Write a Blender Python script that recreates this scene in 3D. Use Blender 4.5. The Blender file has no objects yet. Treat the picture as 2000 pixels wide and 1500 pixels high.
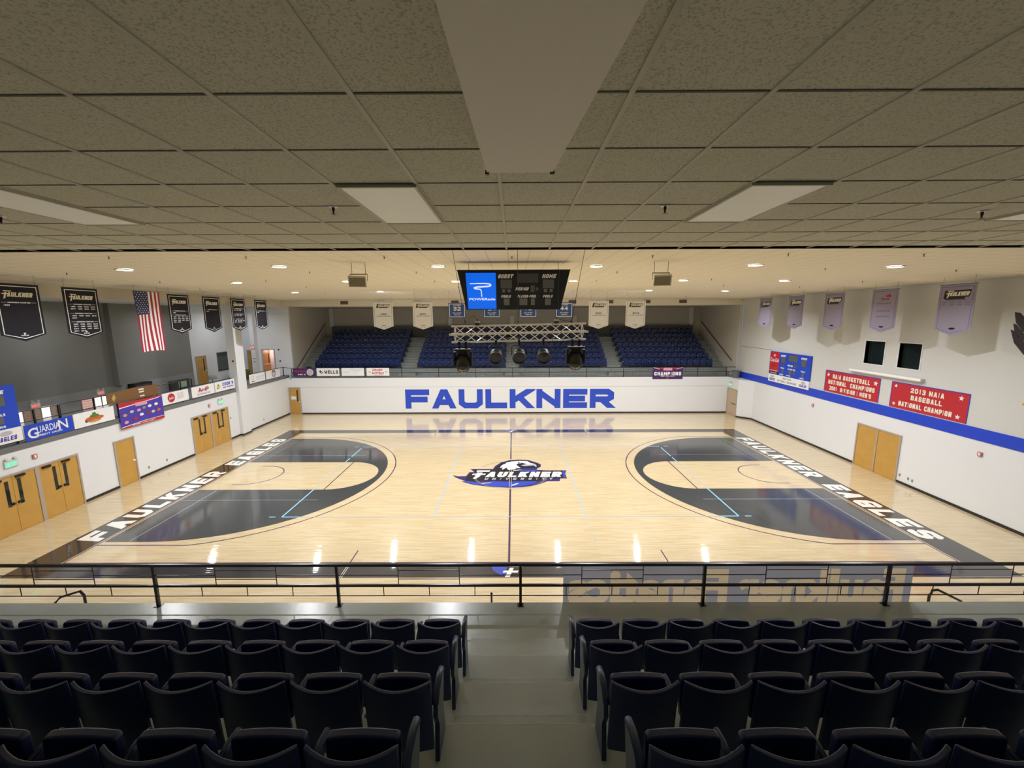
import bpy, math, random
from mathutils import Vector
random.seed(7)
SC = bpy.context.scene
COL = SC.collection
R = math.radians

# ------------------------------------------------------------------ camera
cd = bpy.data.cameras.new('camera')
cam = bpy.data.objects.new('camera', cd)
COL.objects.link(cam)
cam.location = (0.163, -19.92, 7.755)
cam.rotation_euler = (R(80.92), 0.004, 0.003)
cd.sensor_fit = 'HORIZONTAL'
cd.sensor_width = 36.0
cd.lens = 36.0 * 815.5 / 2000.0
cd.clip_start = 0.05
cd.clip_end = 200
SC.camera = cam

# ------------------------------------------------------------------ world, exposure
W = bpy.data.worlds.new('world')
SC.world = W
W.use_nodes = True
W.node_tree.nodes['Background'].inputs[0].default_value = (0.75, 0.85, 1.0, 1)
W.node_tree.nodes['Background'].inputs[1].default_value = 0.3
vs = SC.view_settings
vs.view_transform = 'Standard'
vs.look = 'None'
vs.gamma = 1.0
vs.use_curve_mapping = False
vs.exposure = -0.17
SC.display_settings.display_device = 'sRGB'
cy = SC.cycles
cy.use_denoising = True
cy.max_bounces = 10
cy.diffuse_bounces = 5
cy.glossy_bounces = 4
cy.transmission_bounces = 4
cy.sample_clamp_indirect = 6.0
cy.caustics_reflective = False
cy.caustics_refractive = False

# gym ceiling is very slightly crowned towards its middle
def cz(x, y):
    fy = 1 - (y / 13.4) ** 6 if y > 0 else 1
    return 9.12 + 0.42 * max(0, 1 - (min(abs(x), 18.25) / 18.25) ** 4) * max(0, fy)

LIGHT_W = 285.0
LOBBY_FILL_W = 60.0
LIGHT_COL = (0.95, 0.95, 1.0)
LAMPS = [(-13.13, -5.24), (-7.91, -5.08), (-2.47, -4.85), (3.10, -4.7), (8.55, -4.96), (13.23, -5.16),
         (-13.0, 0.38), (-7.94, 0.90), (-2.69, 1.4), (3.16, 1.4), (8.5, 1.09), (13.1, 0.53),
         (-13.88, 7.44), (-8.74, 8.6), (-3.0, 8.6), (3.4, 8.6), (9.24, 8.6), (13.89, 7.72)]
for (x, y) in LAMPS:
    ld = bpy.data.lights.new('downlight_bulb', 'AREA')
    ld.shape = 'DISK'
    ld.size = 0.26
    ld.energy = LIGHT_W
    ld.color = LIGHT_COL
    ld.spread = R(150)
    lo = bpy.data.objects.new('downlight_bulb', ld)
    COL.objects.link(lo)
    lo.location = (x, y, cz(x, y) - 0.06)

# ------------------------------------------------------------------ materials
MATS = {}
def mat(name, col, rough=0.5, metal=0.0, spec=0.5, emit=0.0, coat=0.0, bump=None, var=None, trans=0.0):
    if name in MATS: return MATS[name]
    m = bpy.data.materials.new(name); m.use_nodes = True
    nt = m.node_tree; b = nt.nodes['Principled BSDF']
    b.inputs['Base Color'].default_value = (*col, 1)
    b.inputs['Roughness'].default_value = rough
    b.inputs['Metallic'].default_value = metal
    b.inputs['Specular IOR Level'].default_value = spec
    if coat: b.inputs['Coat Weight'].default_value = coat; b.inputs['Coat Roughness'].default_value = 0.08
    if emit:
        b.inputs['Emission Color'].default_value = (*col, 1)
        b.inputs['Emission Strength'].default_value = emit
    tc = nt.nodes.new('ShaderNodeTexCoord')
    if var:   # (scale, amount)
        n = nt.nodes.new('ShaderNodeTexNoise'); n.inputs['Scale'].default_value = var[0]; n.inputs['Detail'].default_value = 4
        nt.links.new(tc.outputs['Object'], n.inputs['Vector'])
        mx = nt.nodes.new('ShaderNodeMix'); mx.data_type = 'RGBA'
        mx.inputs[6].default_value = (*[c * (1 - var[1]) for c in col], 1)
        mx.inputs[7].default_value = (*[min(1, c * (1 + var[1])) for c in col], 1)
        nt.links.new(n.outputs['Fac'], mx.inputs[0]); nt.links.new(mx.outputs[2], b.inputs['Base Color'])
    if bump:  # (scale, strength, distance)
        n = nt.nodes.new('ShaderNodeTexNoise'); n.inputs['Scale'].default_value = bump[0]; n.inputs['Detail'].default_value = 3
        nt.links.new(tc.outputs['Object'], n.inputs['Vector'])
        bp = nt.nodes.new('ShaderNodeBump'); bp.inputs['Strength'].default_value = bump[1]; bp.inputs['Distance'].default_value = bump[2]
        nt.links.new(n.outputs['Fac'], bp.inputs['Height']); nt.links.new(bp.outputs['Normal'], b.inputs['Normal'])
    MATS[name] = m
    return m

def grid_mat(name, col, line, sx, sy, ox, oy, lw, rough=0.9, speck=0.0):
    """ceiling tile: plain tile with seam lines every sx, sy metres and fine fissures"""
    m = bpy.data.materials.new(name); m.use_nodes = True
    nt = m.node_tree; N = nt.nodes.new; Lk = nt.links.new; b = nt.nodes['Principled BSDF']
    b.inputs['Roughness'].default_value = rough; b.inputs['Specular IOR Level'].default_value = 0.15
    tc = N('ShaderNodeTexCoord'); sp = N('ShaderNodeSeparateXYZ'); Lk(tc.outputs['Object'], sp.inputs[0])
    outs = []
    for ch, s, o in (('X', sx, ox), ('Y', sy, oy)):
        a = N('ShaderNodeMath'); a.operation = 'SUBTRACT'; a.inputs[1].default_value = o; Lk(sp.outputs[ch], a.inputs[0])
        d = N('ShaderNodeMath'); d.operation = 'DIVIDE'; d.inputs[1].default_value = s; Lk(a.outputs[0], d.inputs[0])
        f = N('ShaderNodeMath'); f.operation = 'FRACT'; Lk(d.outputs[0], f.inputs[0])
        c = N('ShaderNodeMath'); c.operation = 'LESS_THAN'; c.inputs[1].default_value = lw / s; Lk(f.outputs[0], c.inputs[0])
        outs.append(c)
    mx = N('ShaderNodeMath'); mx.operation = 'MAXIMUM'; Lk(outs[0].outputs[0], mx.inputs[0]); Lk(outs[1].outputs[0], mx.inputs[1])
    n = N('ShaderNodeTexNoise'); n.inputs['Scale'].default_value = 95; n.inputs['Detail'].default_value = 2; Lk(tc.outputs['Object'], n.inputs['Vector'])
    rp = N('ShaderNodeValToRGB'); rp.color_ramp.elements[0].position = 0.36; rp.color_ramp.elements[1].position = 0.48
    rp.color_ramp.elements[0].color = (*[c * (1 - speck) for c in col], 1); rp.color_ramp.elements[1].color = (*col, 1)
    Lk(n.outputs['Fac'], rp.inputs[0])
    mc = N('ShaderNodeMix'); mc.data_type = 'RGBA'; Lk(mx.outputs[0], mc.inputs[0]); Lk(rp.outputs[0], mc.inputs[6]); mc.inputs[7].default_value = (*line, 1)
    Lk(mc.outputs[2], b.inputs['Base Color'])
    return m

def wood_floor():
    m = bpy.data.materials.new('maple_floor'); m.use_nodes = True
    nt = m.node_tree; N = nt.nodes.new; Lk = nt.links.new; b = nt.nodes['Principled BSDF']
    tc = N('ShaderNodeTexCoord')
    br = N('ShaderNodeTexBrick'); br.offset = 0.37; br.inputs['Scale'].default_value = 1.0
    br.inputs['Brick Width'].default_value = 0.75; br.inputs['Row Height'].default_value = 0.06; br.inputs['Mortar Size'].default_value = 0.0012
    br.inputs['Color1'].default_value = (0.0, 0, 0, 1); br.inputs['Color2'].default_value = (1, 1, 1, 1); br.inputs['Mortar'].default_value = (0.0, 0.0, 0.0, 1)
    br.inputs['Bias'].default_value = 0.0
    Lk(tc.outputs['Object'], br.inputs['Vector'])
    mp = N('ShaderNodeMapping'); mp.inputs['Scale'].default_value = (0.5, 9, 1); Lk(tc.outputs['Object'], mp.inputs['Vector'])
    n1 = N('ShaderNodeTexNoise'); n1.inputs['Scale'].default_value = 1.6; n1.inputs['Detail'].default_value = 5; Lk(mp.outputs[0], n1.inputs['Vector'])
    n2 = N('ShaderNodeTexNoise'); n2.inputs['Scale'].default_value = 0.25; n2.inputs['Detail'].default_value = 2; Lk(tc.outputs['Object'], n2.inputs['Vector'])
    r1 = N('ShaderNodeValToRGB')
    r1.color_ramp.elements[0].position = 0.25; r1.color_ramp.elements[0].color = (0.51, 0.395, 0.215, 1)
    r1.color_ramp.elements[1].position = 0.75; r1.color_ramp.elements[1].color = (0.65, 0.545, 0.345, 1)
    a = N('ShaderNodeMath'); a.operation = 'MULTIPLY_ADD'; a.inputs[1].default_value = 0.28; Lk(br.outputs['Color'], a.inputs[0])
    s = N('ShaderNodeMath'); s.operation = 'MULTIPLY'; s.inputs[1].default_value = 0.72; Lk(n1.outputs['Fac'], s.inputs[0]); Lk(s.outputs[0], a.inputs[2])
    Lk(a.outputs[0], r1.inputs[0]); Lk(r1.outputs[0], b.inputs['Base Color'])
    b.inputs['Roughness'].default_value = 0.3
    b.inputs['Specular IOR Level'].default_value = 0.2
    b.inputs['Coat Weight'].default_value = 1.0; b.inputs['Coat Roughness'].default_value = 0.045; b.inputs['Coat IOR'].default_value = 1.5
    # faint cupping of the boards breaks up the reflections
    mp2 = N('ShaderNodeMapping'); mp2.inputs['Scale'].default_value = (0.5, 22, 1); Lk(tc.outputs['Object'], mp2.inputs['Vector'])
    n3 = N('ShaderNodeTexNoise'); n3.inputs['Scale'].default_value = 1.0; n3.inputs['Detail'].default_value = 2; Lk(mp2.outputs[0], n3.inputs['Vector'])
    bp = N('ShaderNodeBump'); bp.inputs['Strength'].default_value = 0.25; bp.inputs['Distance'].default_value = 0.005
    Lk(n3.outputs['Fac'], bp.inputs['Height']); Lk(bp.outputs['Normal'], b.inputs['Coat Normal'])
    return m

def paint(name, col):
    m = mat(name, col, 0.35, spec=0.2)
    b = m.node_tree.nodes['Principled BSDF']
    b.inputs['Coat Weight'].default_value = 1.0; b.inputs['Coat Roughness'].default_value = 0.045
    nt = m.node_tree; N = nt.nodes.new; Lk = nt.links.new
    tc = N('ShaderNodeTexCoord'); mp2 = N('ShaderNodeMapping'); mp2.inputs['Scale'].default_value = (0.5, 22, 1); Lk(tc.outputs['Object'], mp2.inputs['Vector'])
    n3 = N('ShaderNodeTexNoise'); n3.inputs['Scale'].default_value = 1.0; n3.inputs['Detail'].default_value = 2; Lk(mp2.outputs[0], n3.inputs['Vector'])
    bp = N('ShaderNodeBump'); bp.inputs['Strength'].default_value = 0.25; bp.inputs['Distance'].default_value = 0.005
    Lk(n3.outputs['Fac'], bp.inputs['Height']); Lk(bp.outputs['Normal'], b.inputs['Coat Normal'])
    return m

M_WALL = mat('white_block_paint', (0.765, 0.795, 0.825), 0.45, spec=0.3, bump=(40, 0.15, 0.004), var=(0.6, 0.02))
M_UPPER = mat('pale_grey_wall_paint', (0.63, 0.645, 0.63), 0.7, spec=0.2, bump=(40, 0.15, 0.004), var=(0.5, 0.03))
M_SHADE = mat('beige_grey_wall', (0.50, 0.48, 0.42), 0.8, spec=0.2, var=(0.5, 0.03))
M_BLUEBAND = mat('royal_blue_paint', (0.012, 0.055, 0.60), 0.45, var=(3, 0.05))
M_WALLBLUE = mat('blue_wall_lettering', (0.02, 0.07, 0.56), 0.5)
M_BASE = mat('dark_vinyl_base', (0.025, 0.02, 0.022), 0.4)
M_CONC = mat('grey_floor_paint', (0.25, 0.275, 0.265), 0.28, spec=0.5, bump=(6, 0.25, 0.006), var=(2.5, 0.13))
M_CONCN = mat('grey_floor_paint_lightened', (0.42, 0.48, 0.48), 0.25, spec=0.5, bump=(6, 0.25, 0.006), var=(2.5, 0.10))  # same floor paint, lightened to make up for weak balcony light
M_CURTAIN = mat('charcoal_wall', (0.235, 0.24, 0.22), 0.85, var=(0.7, 0.06))
M_LOWGREY = mat('slate_strip', (0.30, 0.305, 0.30), 0.7, var=(1, 0.05))
M_LEDGE = mat('grey_ledge_paint', (0.16, 0.165, 0.17), 0.5, var=(2, 0.1))
M_RAIL = mat('black_rail_enamel', (0.012, 0.009, 0.012), 0.28, spec=0.6)
M_NAVY = mat('navy_seat_plastic', (0.010, 0.026, 0.115), 0.32, spec=0.5, var=(8, 0.12))
M_STD = mat('navy_cast_metal', (0.022, 0.045, 0.12), 0.28, metal=0.3, spec=0.6)
M_DOOR = mat('honey_door_veneer', (0.54, 0.31, 0.07), 0.35, var=(3, 0.12))
M_DOORBG = mat('beige_door', (0.52, 0.40, 0.27), 0.4, var=(3, 0.06))
M_FRAME = mat('taupe_door_frame', (0.42, 0.36, 0.30), 0.45)
M_BLACK = mat('black_matte', (0.012, 0.012, 0.014), 0.5)
M_BRONZE = mat('dark_bronze', (0.04, 0.025, 0.015), 0.35, metal=0.6)
M_GLASSD = mat('dark_glass', (0.012, 0.02, 0.018), 0.06, spec=0.6)
M_WHITE = mat('white_vinyl', (0.86, 0.87, 0.88), 0.5)
M_CHROME = mat('brushed_aluminium', (0.92, 0.92, 0.93), 0.3, metal=0.1)
M_STEEL = mat('steel_cable', (0.12, 0.12, 0.12), 0.4, metal=0.8)
M_CEIL = grid_mat('gym_ceiling_tile', (0.90, 0.84, 0.69), (0.72, 0.66, 0.53), 0.61, 0.61, 0.0, 0.0, 0.03, speck=0.03)
M_TILE = grid_mat('fissured_tile', (0.82, 0.81, 0.70), (0.82, 0.81, 0.70), 0.61, 0.615, 0.07, -17.93, 0.0, speck=0.30)
M_FLOOR = wood_floor()
M_PBLACK = paint('court_black', (0.012, 0.012, 0.014))
M_PGREY = paint('court_charcoal', (0.04, 0.045, 0.047))
M_PWHITE = paint('court_white', (0.82, 0.82, 0.76))
M_PPURP = paint('court_purple_line', (0.05, 0.02, 0.08))
M_PCYAN = paint('court_light_blue', (0.25, 0.58, 0.80))
M_PBLUE = paint('court_blue', (0.03, 0.06, 0.42))
M_PNAVY = paint('court_indigo', (0.03, 0.02, 0.12))
M_PFAINT = paint('court_faint_blue', (0.36, 0.50, 0.62))
M_PLB = paint('court_pale_grey', (0.42, 0.45, 0.5))

def flat(name, col, rough=0.55, emit=0.0):
    return mat(name, col, rough, emit=emit)
CLR = {'white': M_WHITE, 'black': M_BLACK,
       'ink': flat('printed_navy', (0.011, 0.010, 0.017), 0.9),
       'royal': flat('printed_royal_blue', (0.01, 0.06, 0.55)),
       'blue': flat('printed_blue', (0.03, 0.10, 0.45)),
       'pale': flat('printed_pale_blue', (0.45, 0.6, 0.85)),
       'grey': flat('printed_grey', (0.25, 0.27, 0.29)),
       'dgrey': flat('printed_dark_grey', (0.06, 0.06, 0.065)),
       'lgrey': flat('printed_light_grey', (0.5, 0.52, 0.53)),
       'red': flat('printed_red', (0.50, 0.018, 0.03)),
       'flagred': flat('flag_red', (0.38, 0.015, 0.04)),
       'orange': flat('printed_orange', (0.62, 0.12, 0.03)),
       'tan': flat('printed_tan', (0.5, 0.36, 0.12)),
       'green': flat('printed_green', (0.10, 0.22, 0.04)),
       'yellow': flat('printed_yellow', (0.8, 0.6, 0.08)),
       'purple': flat('printed_violet', (0.07, 0.045, 0.40)),
       'plum': flat('printed_plum', (0.06, 0.02, 0.12)),
       'pink': flat('printed_pink', (0.72, 0.35, 0.45)),
       'maroon': flat('printed_maroon', (0.35, 0.02, 0.03)),
       'cream': flat('printed_cream', (0.82, 0.80, 0.68)),
       'lav': flat('lavender_cloth', (0.40, 0.365, 0.47), 0.8),
       'lavline': flat('lavender_border', (0.20, 0.17, 0.42), 0.8),
       'flagblue': flat('retired_number_blue', (0.035, 0.10, 0.36), 0.7),
       'display': flat('unlit_score_digit', (0.115, 0.12, 0.115), 0.35),
       'display2': flat('unlit_digit_panel', (0.17, 0.19, 0.18), 0.35),
       'lit': flat('lit_blue_screen', (0.003, 0.13, 0.85), 0.3, emit=0.85),
       'litwhite': flat('lit_white_screen', (0.9, 0.95, 1.0), 0.3, emit=0.7),
       'brown': flat('kraft_brown', (0.20, 0.10, 0.035), 0.7)}

def sheer(name, col, tr):
    m = mat(name, col, 0.9, spec=0.1); nt = m.node_tree; b = nt.nodes['Principled BSDF']
    t = nt.nodes.new('ShaderNodeBsdfTranslucent'); t.inputs['Color'].default_value = (*col, 1)
    mx = nt.nodes.new('ShaderNodeMixShader'); mx.inputs[0].default_value = tr
    nt.links.new(b.outputs[0], mx.inputs[1]); nt.links.new(t.outputs[0], mx.inputs[2]); nt.links.new(mx.outputs[0], nt.nodes['Material Output'].inputs[0])
    return m
CLR['cloth'] = sheer('slate_blue_cloth', (0.33, 0.36, 0.46), 0.55)
CLR['clothl'] = sheer('buff_cloth_letters', (0.62, 0.55, 0.42), 0.65)
CLR['lav'] = sheer('lavender_cloth', (0.42, 0.385, 0.50), 0.3)

# ------------------------------------------------------------------ mesh helpers
class B:
    eps = 0.0004
    def __init__(s): s.v = []; s.f = []; s.m = []; s.ci = 0; s.smooth = False
    def add(s, vs_, fs):
        o = len(s.v); s.v += [tuple(v) for v in vs_]
        for f in fs: s.f.append([i + o for i in f]); s.m.append(s.ci)
        return s
    def box(s, x0, x1, y0, y1, z0, z1):
        if x0 > x1: x0, x1 = x1, x0
        if y0 > y1: y0, y1 = y1, y0
        if z0 > z1: z0, z1 = z1, z0
        return s.add([(x0, y0, z0), (x1, y0, z0), (x1, y1, z0), (x0, y1, z0), (x0, y0, z1), (x1, y0, z1), (x1, y1, z1), (x0, y1, z1)],
                     [(3, 2, 1, 0), (4, 5, 6, 7), (0, 1, 5, 4), (1, 2, 6, 5), (2, 3, 7, 6), (3, 0, 4, 7)])
    def quad(s, a, b, c, d): return s.add([a, b, c, d], [(0, 1, 2, 3)])
    def tube(s, pts, r, n=8, cap=True, r2=None):
        pts = [Vector(p) for p in pts]; rings = []
        for i, p in enumerate(pts):
            if i == 0: t = pts[1] - p
            elif i == len(pts) - 1: t = p - pts[i - 1]
            else: t = (pts[i + 1] - p).normalized() + (p - pts[i - 1]).normalized()
            t.normalize()
            up = Vector((0, 0, 1)) if abs(t.z) < 0.9 else Vector((1, 0, 0))
            a = t.cross(up).normalized(); b = a.cross(t).normalized()
            rr = r if r2 is None else r + (r2 - r) * i / (len(pts) - 1)
            rings.append([p + a * rr * math.cos(2 * math.pi * k / n) + b * rr * math.sin(2 * math.pi * k / n) for k in range(n)])
        vs_ = [v for rg in rings for v in rg]; fs = []
        for i in range(len(pts) - 1):
            for k in range(n):
                fs.append((i * n + k, i * n + (k + 1) % n, (i + 1) * n + (k + 1) % n, (i + 1) * n + k))
        if cap: fs.append(tuple(range(n - 1, -1, -1))); fs.append(tuple((len(pts) - 1) * n + k for k in range(n)))
        return s.add(vs_, fs)
    def lathe(s, prof, o=(0, 0, 0), axis=(0, 0, 1), n=20):
        ax = Vector(axis).normalized(); up = Vector((0, 0, 1)) if abs(ax.z) < 0.9 else Vector((1, 0, 0))
        a = ax.cross(up).normalized(); b = ax.cross(a); o = Vector(o)
        vs_ = [o + ax * h + (a * math.cos(2 * math.pi * k / n) + b * math.sin(2 * math.pi * k / n)) * r for r, h in prof for k in range(n)]
        fs = []
        for i in range(len(prof) - 1):
            for k in range(n): fs.append((i * n + k, i * n + (k + 1) % n, (i + 1) * n + (k + 1) % n, (i + 1) * n + k))
        return s.add(vs_, fs)
    def prism(s, fr, pts, off0, off1):
        n = len(pts)
        vs_ = [fr.p(x, y, off0) for x, y in pts] + [fr.p(x, y, off1) for x, y in pts]
        fs = [tuple(range(n - 1, -1, -1)), tuple(range(n, 2 * n))] + [(i, (i + 1) % n, n + (i + 1) % n, n + i) for i in range(n)]
        return s.add(vs_, fs)
    def poly(s, fr, pts, off):
        # overlapping strokes of one letter lie on hair-thin separate levels
        e = (len(s.f) % 7) * s.eps
        return s.add([fr.p(x, y, off + e) for x, y in pts], [tuple(range(len(pts)))])
    def build(s, name, mats, parent=None, smooth=False, bevel=0.0):
        me = bpy.data.meshes.new(name); me.from_pydata(s.v, [], s.f); 
        if not isinstance(mats, (list, tuple)): mats = [mats]
        for m in mats: me.materials.append(m)
        if len(mats) > 1: me.polygons.foreach_set('material_index', s.m)
        if smooth:
            me.polygons.foreach_set('use_smooth', [True] * len(me.polygons))
            try: me.set_sharp_from_angle(angle=R(40))
            except Exception: pass
        me.update()
        o = bpy.data.objects.new(name, me); COL.objects.link(o)
        if parent is not None:
            o.parent = parent
            o.matrix_parent_inverse = parent.matrix_basis.inverted() if parent.type == 'EMPTY' else parent.matrix_basis.inverted()
        if bevel:
            md = o.modifiers.new('bevel', 'BEVEL'); md.width = bevel; md.segments = 2; md.limit_method = 'ANGLE'
        return o

class F:
    """a drawing plane standing in the room: origin, direction to the right, direction up"""
    def __init__(s, o, r, u=(0, 0, 1)): s.o = Vector(o); s.r = Vector(r).normalized(); s.u = Vector(u).normalized(); s.n = s.r.cross(s.u)
    def p(s, x, y, off=0.0): return tuple(s.o + s.r * x + s.u * y + s.n * off)

def struct(o): o['kind'] = 'structure'; return o
def tag(o, label, cat, group=None, kind=None):
    o['label'] = label; o['category'] = cat
    if group: o['group'] = group
    if kind: o['kind'] = kind
    return o
def thing(name, label, cat, loc, group=None, rotz=0.0):
    e = bpy.data.objects.new(name, None); COL.objects.link(e); e.empty_display_size = 0.1
    e.location = loc; e.rotation_euler = (0, 0, rotz); bpy.context.view_layer.update()
    return tag(e, label, cat, group)

# ------------------------------------------------------------------ block lettering
c2, h2 = 0.15, 0.5
GL = {
 'A': [[(.04, -.1), (.45, 1.1)], [(.96, -.1), (.55, 1.1)], [(.2, .26), (.8, .26)]],
 'B': [[(0, 0), (0, 1), (.82, 1), (1, .86), (1, .64), (.84, .52), (0, .52)], [(.84, .52), (1, .38), (1, .14), (.82, 0), (-.0, 0)]],
 'C': [[(1, .70), (1, .84), (.82, 1), (.18, 1), (0, .84), (0, .16), (.18, 0), (.82, 0), (1, .16), (1, .30)]],
 'D': [[(0, 0), (0, 1), (.75, 1), (1, .78), (1, .22), (.75, 0), (0, 0)]],
 'E': [[(1, 1), (0, 1), (0, 0), (1, 0)], [(0, .5), (.88, .5)]],
 'F': [[(1, 1), (0, 1), (0, -.15)], [(0, .46), (.9, .46)]],
 'G': [[(1, .72), (1, .84), (.82, 1), (.18, 1), (0, .84), (0, .16), (.18, 0), (1, 0), (1, .46), (.5, .46)]],
 'H': [[(0, -.2), (0, 1.2)], [(1, -.2), (1, 1.2)], [(0, .5), (1, .5)]],
 'I': [[(.5, -.2), (.5, 1.2)]],
 'J': [[(1, 1.2), (1, .16), (.82, 0), (.18, 0), (0, .16), (0, .34)]],
 'K': [[(0, -.2), (0, 1.2)], [(.1, .42), (.90, 1.1)], [(.38, .62), (.92, -.1)]],
 'L': [[(0, 1.2), (0, 0), (1, 0)]],
 'M': [[(0, -.2), (0, 1), (.5, .35), (1, 1), (1, -.2)]],
 'N': [[(0, -.2), (0, 1.2)], [(1, -.2), (1, 1.2)], [(.0, .99), (1.0, .01)]],
 'O': [[(.18, 0), (0, .16), (0, .84), (.18, 1), (.82, 1), (1, .84), (1, .16), (.82, 0), (.18, 0)]],
 'P': [[(0, -.2), (0, 1), (.82, 1), (1, .84), (1, .56), (.82, .42), (0, .42)]],
 'R': [[(0, -.2), (0, 1), (.82, 1), (1, .84), (1, .58), (.82, .44), (0, .44)], [(.48, .44), (.94, -.1)]],
 'S': [[(1, .72), (1, .86), (.84, 1), (.16, 1), (0, .86), (0, .64), (.16, .52), (.84, .48), (1, .36), (1, .14), (.84, 0), (.16, 0), (0, .14), (0, .28)]],
 'T': [[(-.1, 1), (1.1, 1)], [(.5, 1), (.5, -.2)]],
 'U': [[(0, 1.2), (0, .2), (.2, 0), (.8, 0), (1, .2), (1, 1.2)]],
 'V': [[(-.02, 1.15), (.5, -.1), (1.02, 1.15)]],
 'W': [[(-.02, 1.15), (.25, -.05), (.5, .7), (.75, -.05), (1.02, 1.15)]],
 'X': [[(0, -.1), (1, 1.1)], [(0, 1.1), (1, -.1)]],
 'Y': [[(0, 1.1), (.5, .45), (1, 1.1)], [(.5, .5), (.5, -.2)]],
 '0': [[(.18, 0), (0, .16), (0, .84), (.18, 1), (.82, 1), (1, .84), (1, .16), (.82, 0), (.18, 0)]],
 '1': [[(.15, .8), (.55, 1), (.55, -.2)]],
 '2': [[(0, .72), (0, .86), (.16, 1), (.84, 1), (1, .86), (1, .62), (0, .12), (0, 0), (1, 0)]],
 '3': [[(0, .8), (0, .88), (.16, 1), (.84, 1), (1, .86), (1, .64), (.84, .52), (.35, .52)], [(.84, .52), (1, .38), (1, .14), (.84, 0), (.16, 0), (0, .12), (0, .22)]],
 '4': [[(.75, -.2), (.75, 1), (0, .35), (1.05, .35)]],
 '5': [[(1, 1), (0, 1), (0, .55), (.84, .55), (1, .42), (1, .14), (.84, 0), (.16, 0), (0, .14)]],
 '6': [[(1, .86), (.84, 1), (.16, 1), (0, .84), (0, .16), (.16, 0), (.84, 0), (1, .16), (1, .42), (.84, .56), (0, .56)]],
 '7': [[(0, 1), (1, 1), (.4, -.2)]],
 '8': [[(.18, .52), (0, .66), (0, .86), (.18, 1), (.82, 1), (1, .86), (1, .66), (.82, .52), (.18, .52), (0, .36), (0, .14), (.18, 0), (.82, 0), (1, .14), (1, .36), (.82, .52)]],
 '9': [[(0, .14), (.16, 0), (.84, 0), (1, .16), (1, .84), (.84, 1), (.16, 1), (0, .84), (0, .58), (.16, .44), (1, .44)]],
 "'": [[(.5, 1.2), (.5, .7)]], '-': [[(.05, .5), (.95, .5)]], '.': [[(.4, .0), (.6, .0)]], '+': [[(0, .5), (1, .5)], [(.5, .05), (.5, .95)]],
}
WID = {'I': 0.42, "'": 0.35, '1': 0.7, 'M': 1.25, 'W': 1.3, '-': 0.6, '.': 0.4, ' ': 0.55, 'L': 0.9}
def clip(poly, y0, y1):
    for lim, sgn in ((y0, 1), (y1, -1)):
        out = []
        for i in range(len(poly)):
            a, b = poly[i], poly[(i + 1) % len(poly)]
            ia, ib = (a[1] - lim) * sgn >= -1e-9, (b[1] - lim) * sgn >= -1e-9
            if ia: out.append(a)
            if ia != ib:
                t = (lim - a[1]) / (b[1] - a[1]); out.append((a[0] + (b[0] - a[0]) * t, lim))
        poly = out
        if len(poly) < 3: return []
    return poly
def glyph(ch, w, h, t):
    """polygons of one block letter of width w, height h, stroke t"""
    res = []
    for pl in GL.get(ch, []):
        P = [Vector((t / 2 + x * (w - t), t / 2 + y * (h - t))) for x, y in pl]
        if (P[0] - P[-1]).length < 1e-6 and len(P) > 2: closed = True; P = P[:-1]
        else: closed = False
        n = len(P); Lf = []; Rt = []
        for i in range(n):
            ds = []
            if closed or i > 0: ds.append((P[i] - P[i - 1]).normalized())
            if closed or i < n - 1: ds.append((P[(i + 1) % n] - P[i]).normalized())
            if len(ds) == 2:
                n1 = Vector((-ds[0].y, ds[0].x)); n2 = Vector((-ds[1].y, ds[1].x)); m = n1 + n2
                if m.length < 0.3: mv = n1 * (t / 2)
                else:
                    m.normalize(); mv = m * (t / 2 / max(0.35, m.dot(n1)))
                Lf.append(P[i] + mv); Rt.append(P[i] - mv)
            else:
                nn = Vector((-ds[0].y, ds[0].x)) * (t / 2)
                e = P[i]; yo = pl[i][1] if not closed else .5
                if yo < -0.01 or yo > 1.01: e = P[i] + ds[0] * t * (-1 if i == 0 else 1)
                elif (i == 0 or i == n - 1) and abs(ds[0].y) < 0.05:   # horizontal stroke end reaches the box edge
                    e = P[i] + ds[0] * (t / 2) * (-1 if i == 0 else 1)
                Lf.append(e + nn); Rt.append(e - nn)
        for i in range(n if closed else n - 1):
            j = (i + 1) % n
            q = clip([tuple(Lf[i]), tuple(Rt[i]), tuple(Rt[j]), tuple(Lf[j])], 0, h)
            if q: res.append(q)
    return res
def block(text, cx, cy, h, width=None, t=0.22, asp=0.72, gap=0.16, slant=0.0, wf=None):
    """polygons of a centred line of block letters"""
    ws = [(WID.get(c, 1.0)) * asp * h for c in text]
    tot = sum(ws) + gap * h * (len(text) - 1)
    k = (width / tot) if width else 1.0
    x = -tot * k / 2; out = []
    for c, w in zip(text, ws):
        if c != ' ':
            for q in glyph(c, w * k, h, min(t * h, w * k * 0.42)):
                out.append([(cx + x + px + slant * (py - h / 2), cy - h / 2 + py) for px, py in q])
        x += (w + gap * h) * k
    return out
def wordmark(cx, cy, w, h):
    """the slanted lettering whose F is a bar over a cross"""
    s = 0.28
    out = block('AULKNER', cx + w * 0.08, cy, h, w * 0.80, t=0.30, asp=0.95, gap=0.10, slant=s)
    x0 = cx - w * 0.48
    def sh(pts): return [(x0 + a * h + s * b * h, cy + b * h) for a, b in pts]
    out += [sh([(.1, .62), (1.6, .62), (1.6, .84), (.1, .84)]), sh([(.42, -1.0), (.78, -.85), (.78, .5), (.42, .5)]), sh([(-.05, .02), (1.25, .02), (1.25, .26), (-.05, .26)])]
    return out
def disc(cx, cy, r, n=24, ry=None):
    ry = r if ry is None else ry
    return [(cx + r * math.cos(2 * math.pi * k / n), cy + ry * math.sin(2 * math.pi * k / n)) for k in range(n)]
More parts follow.
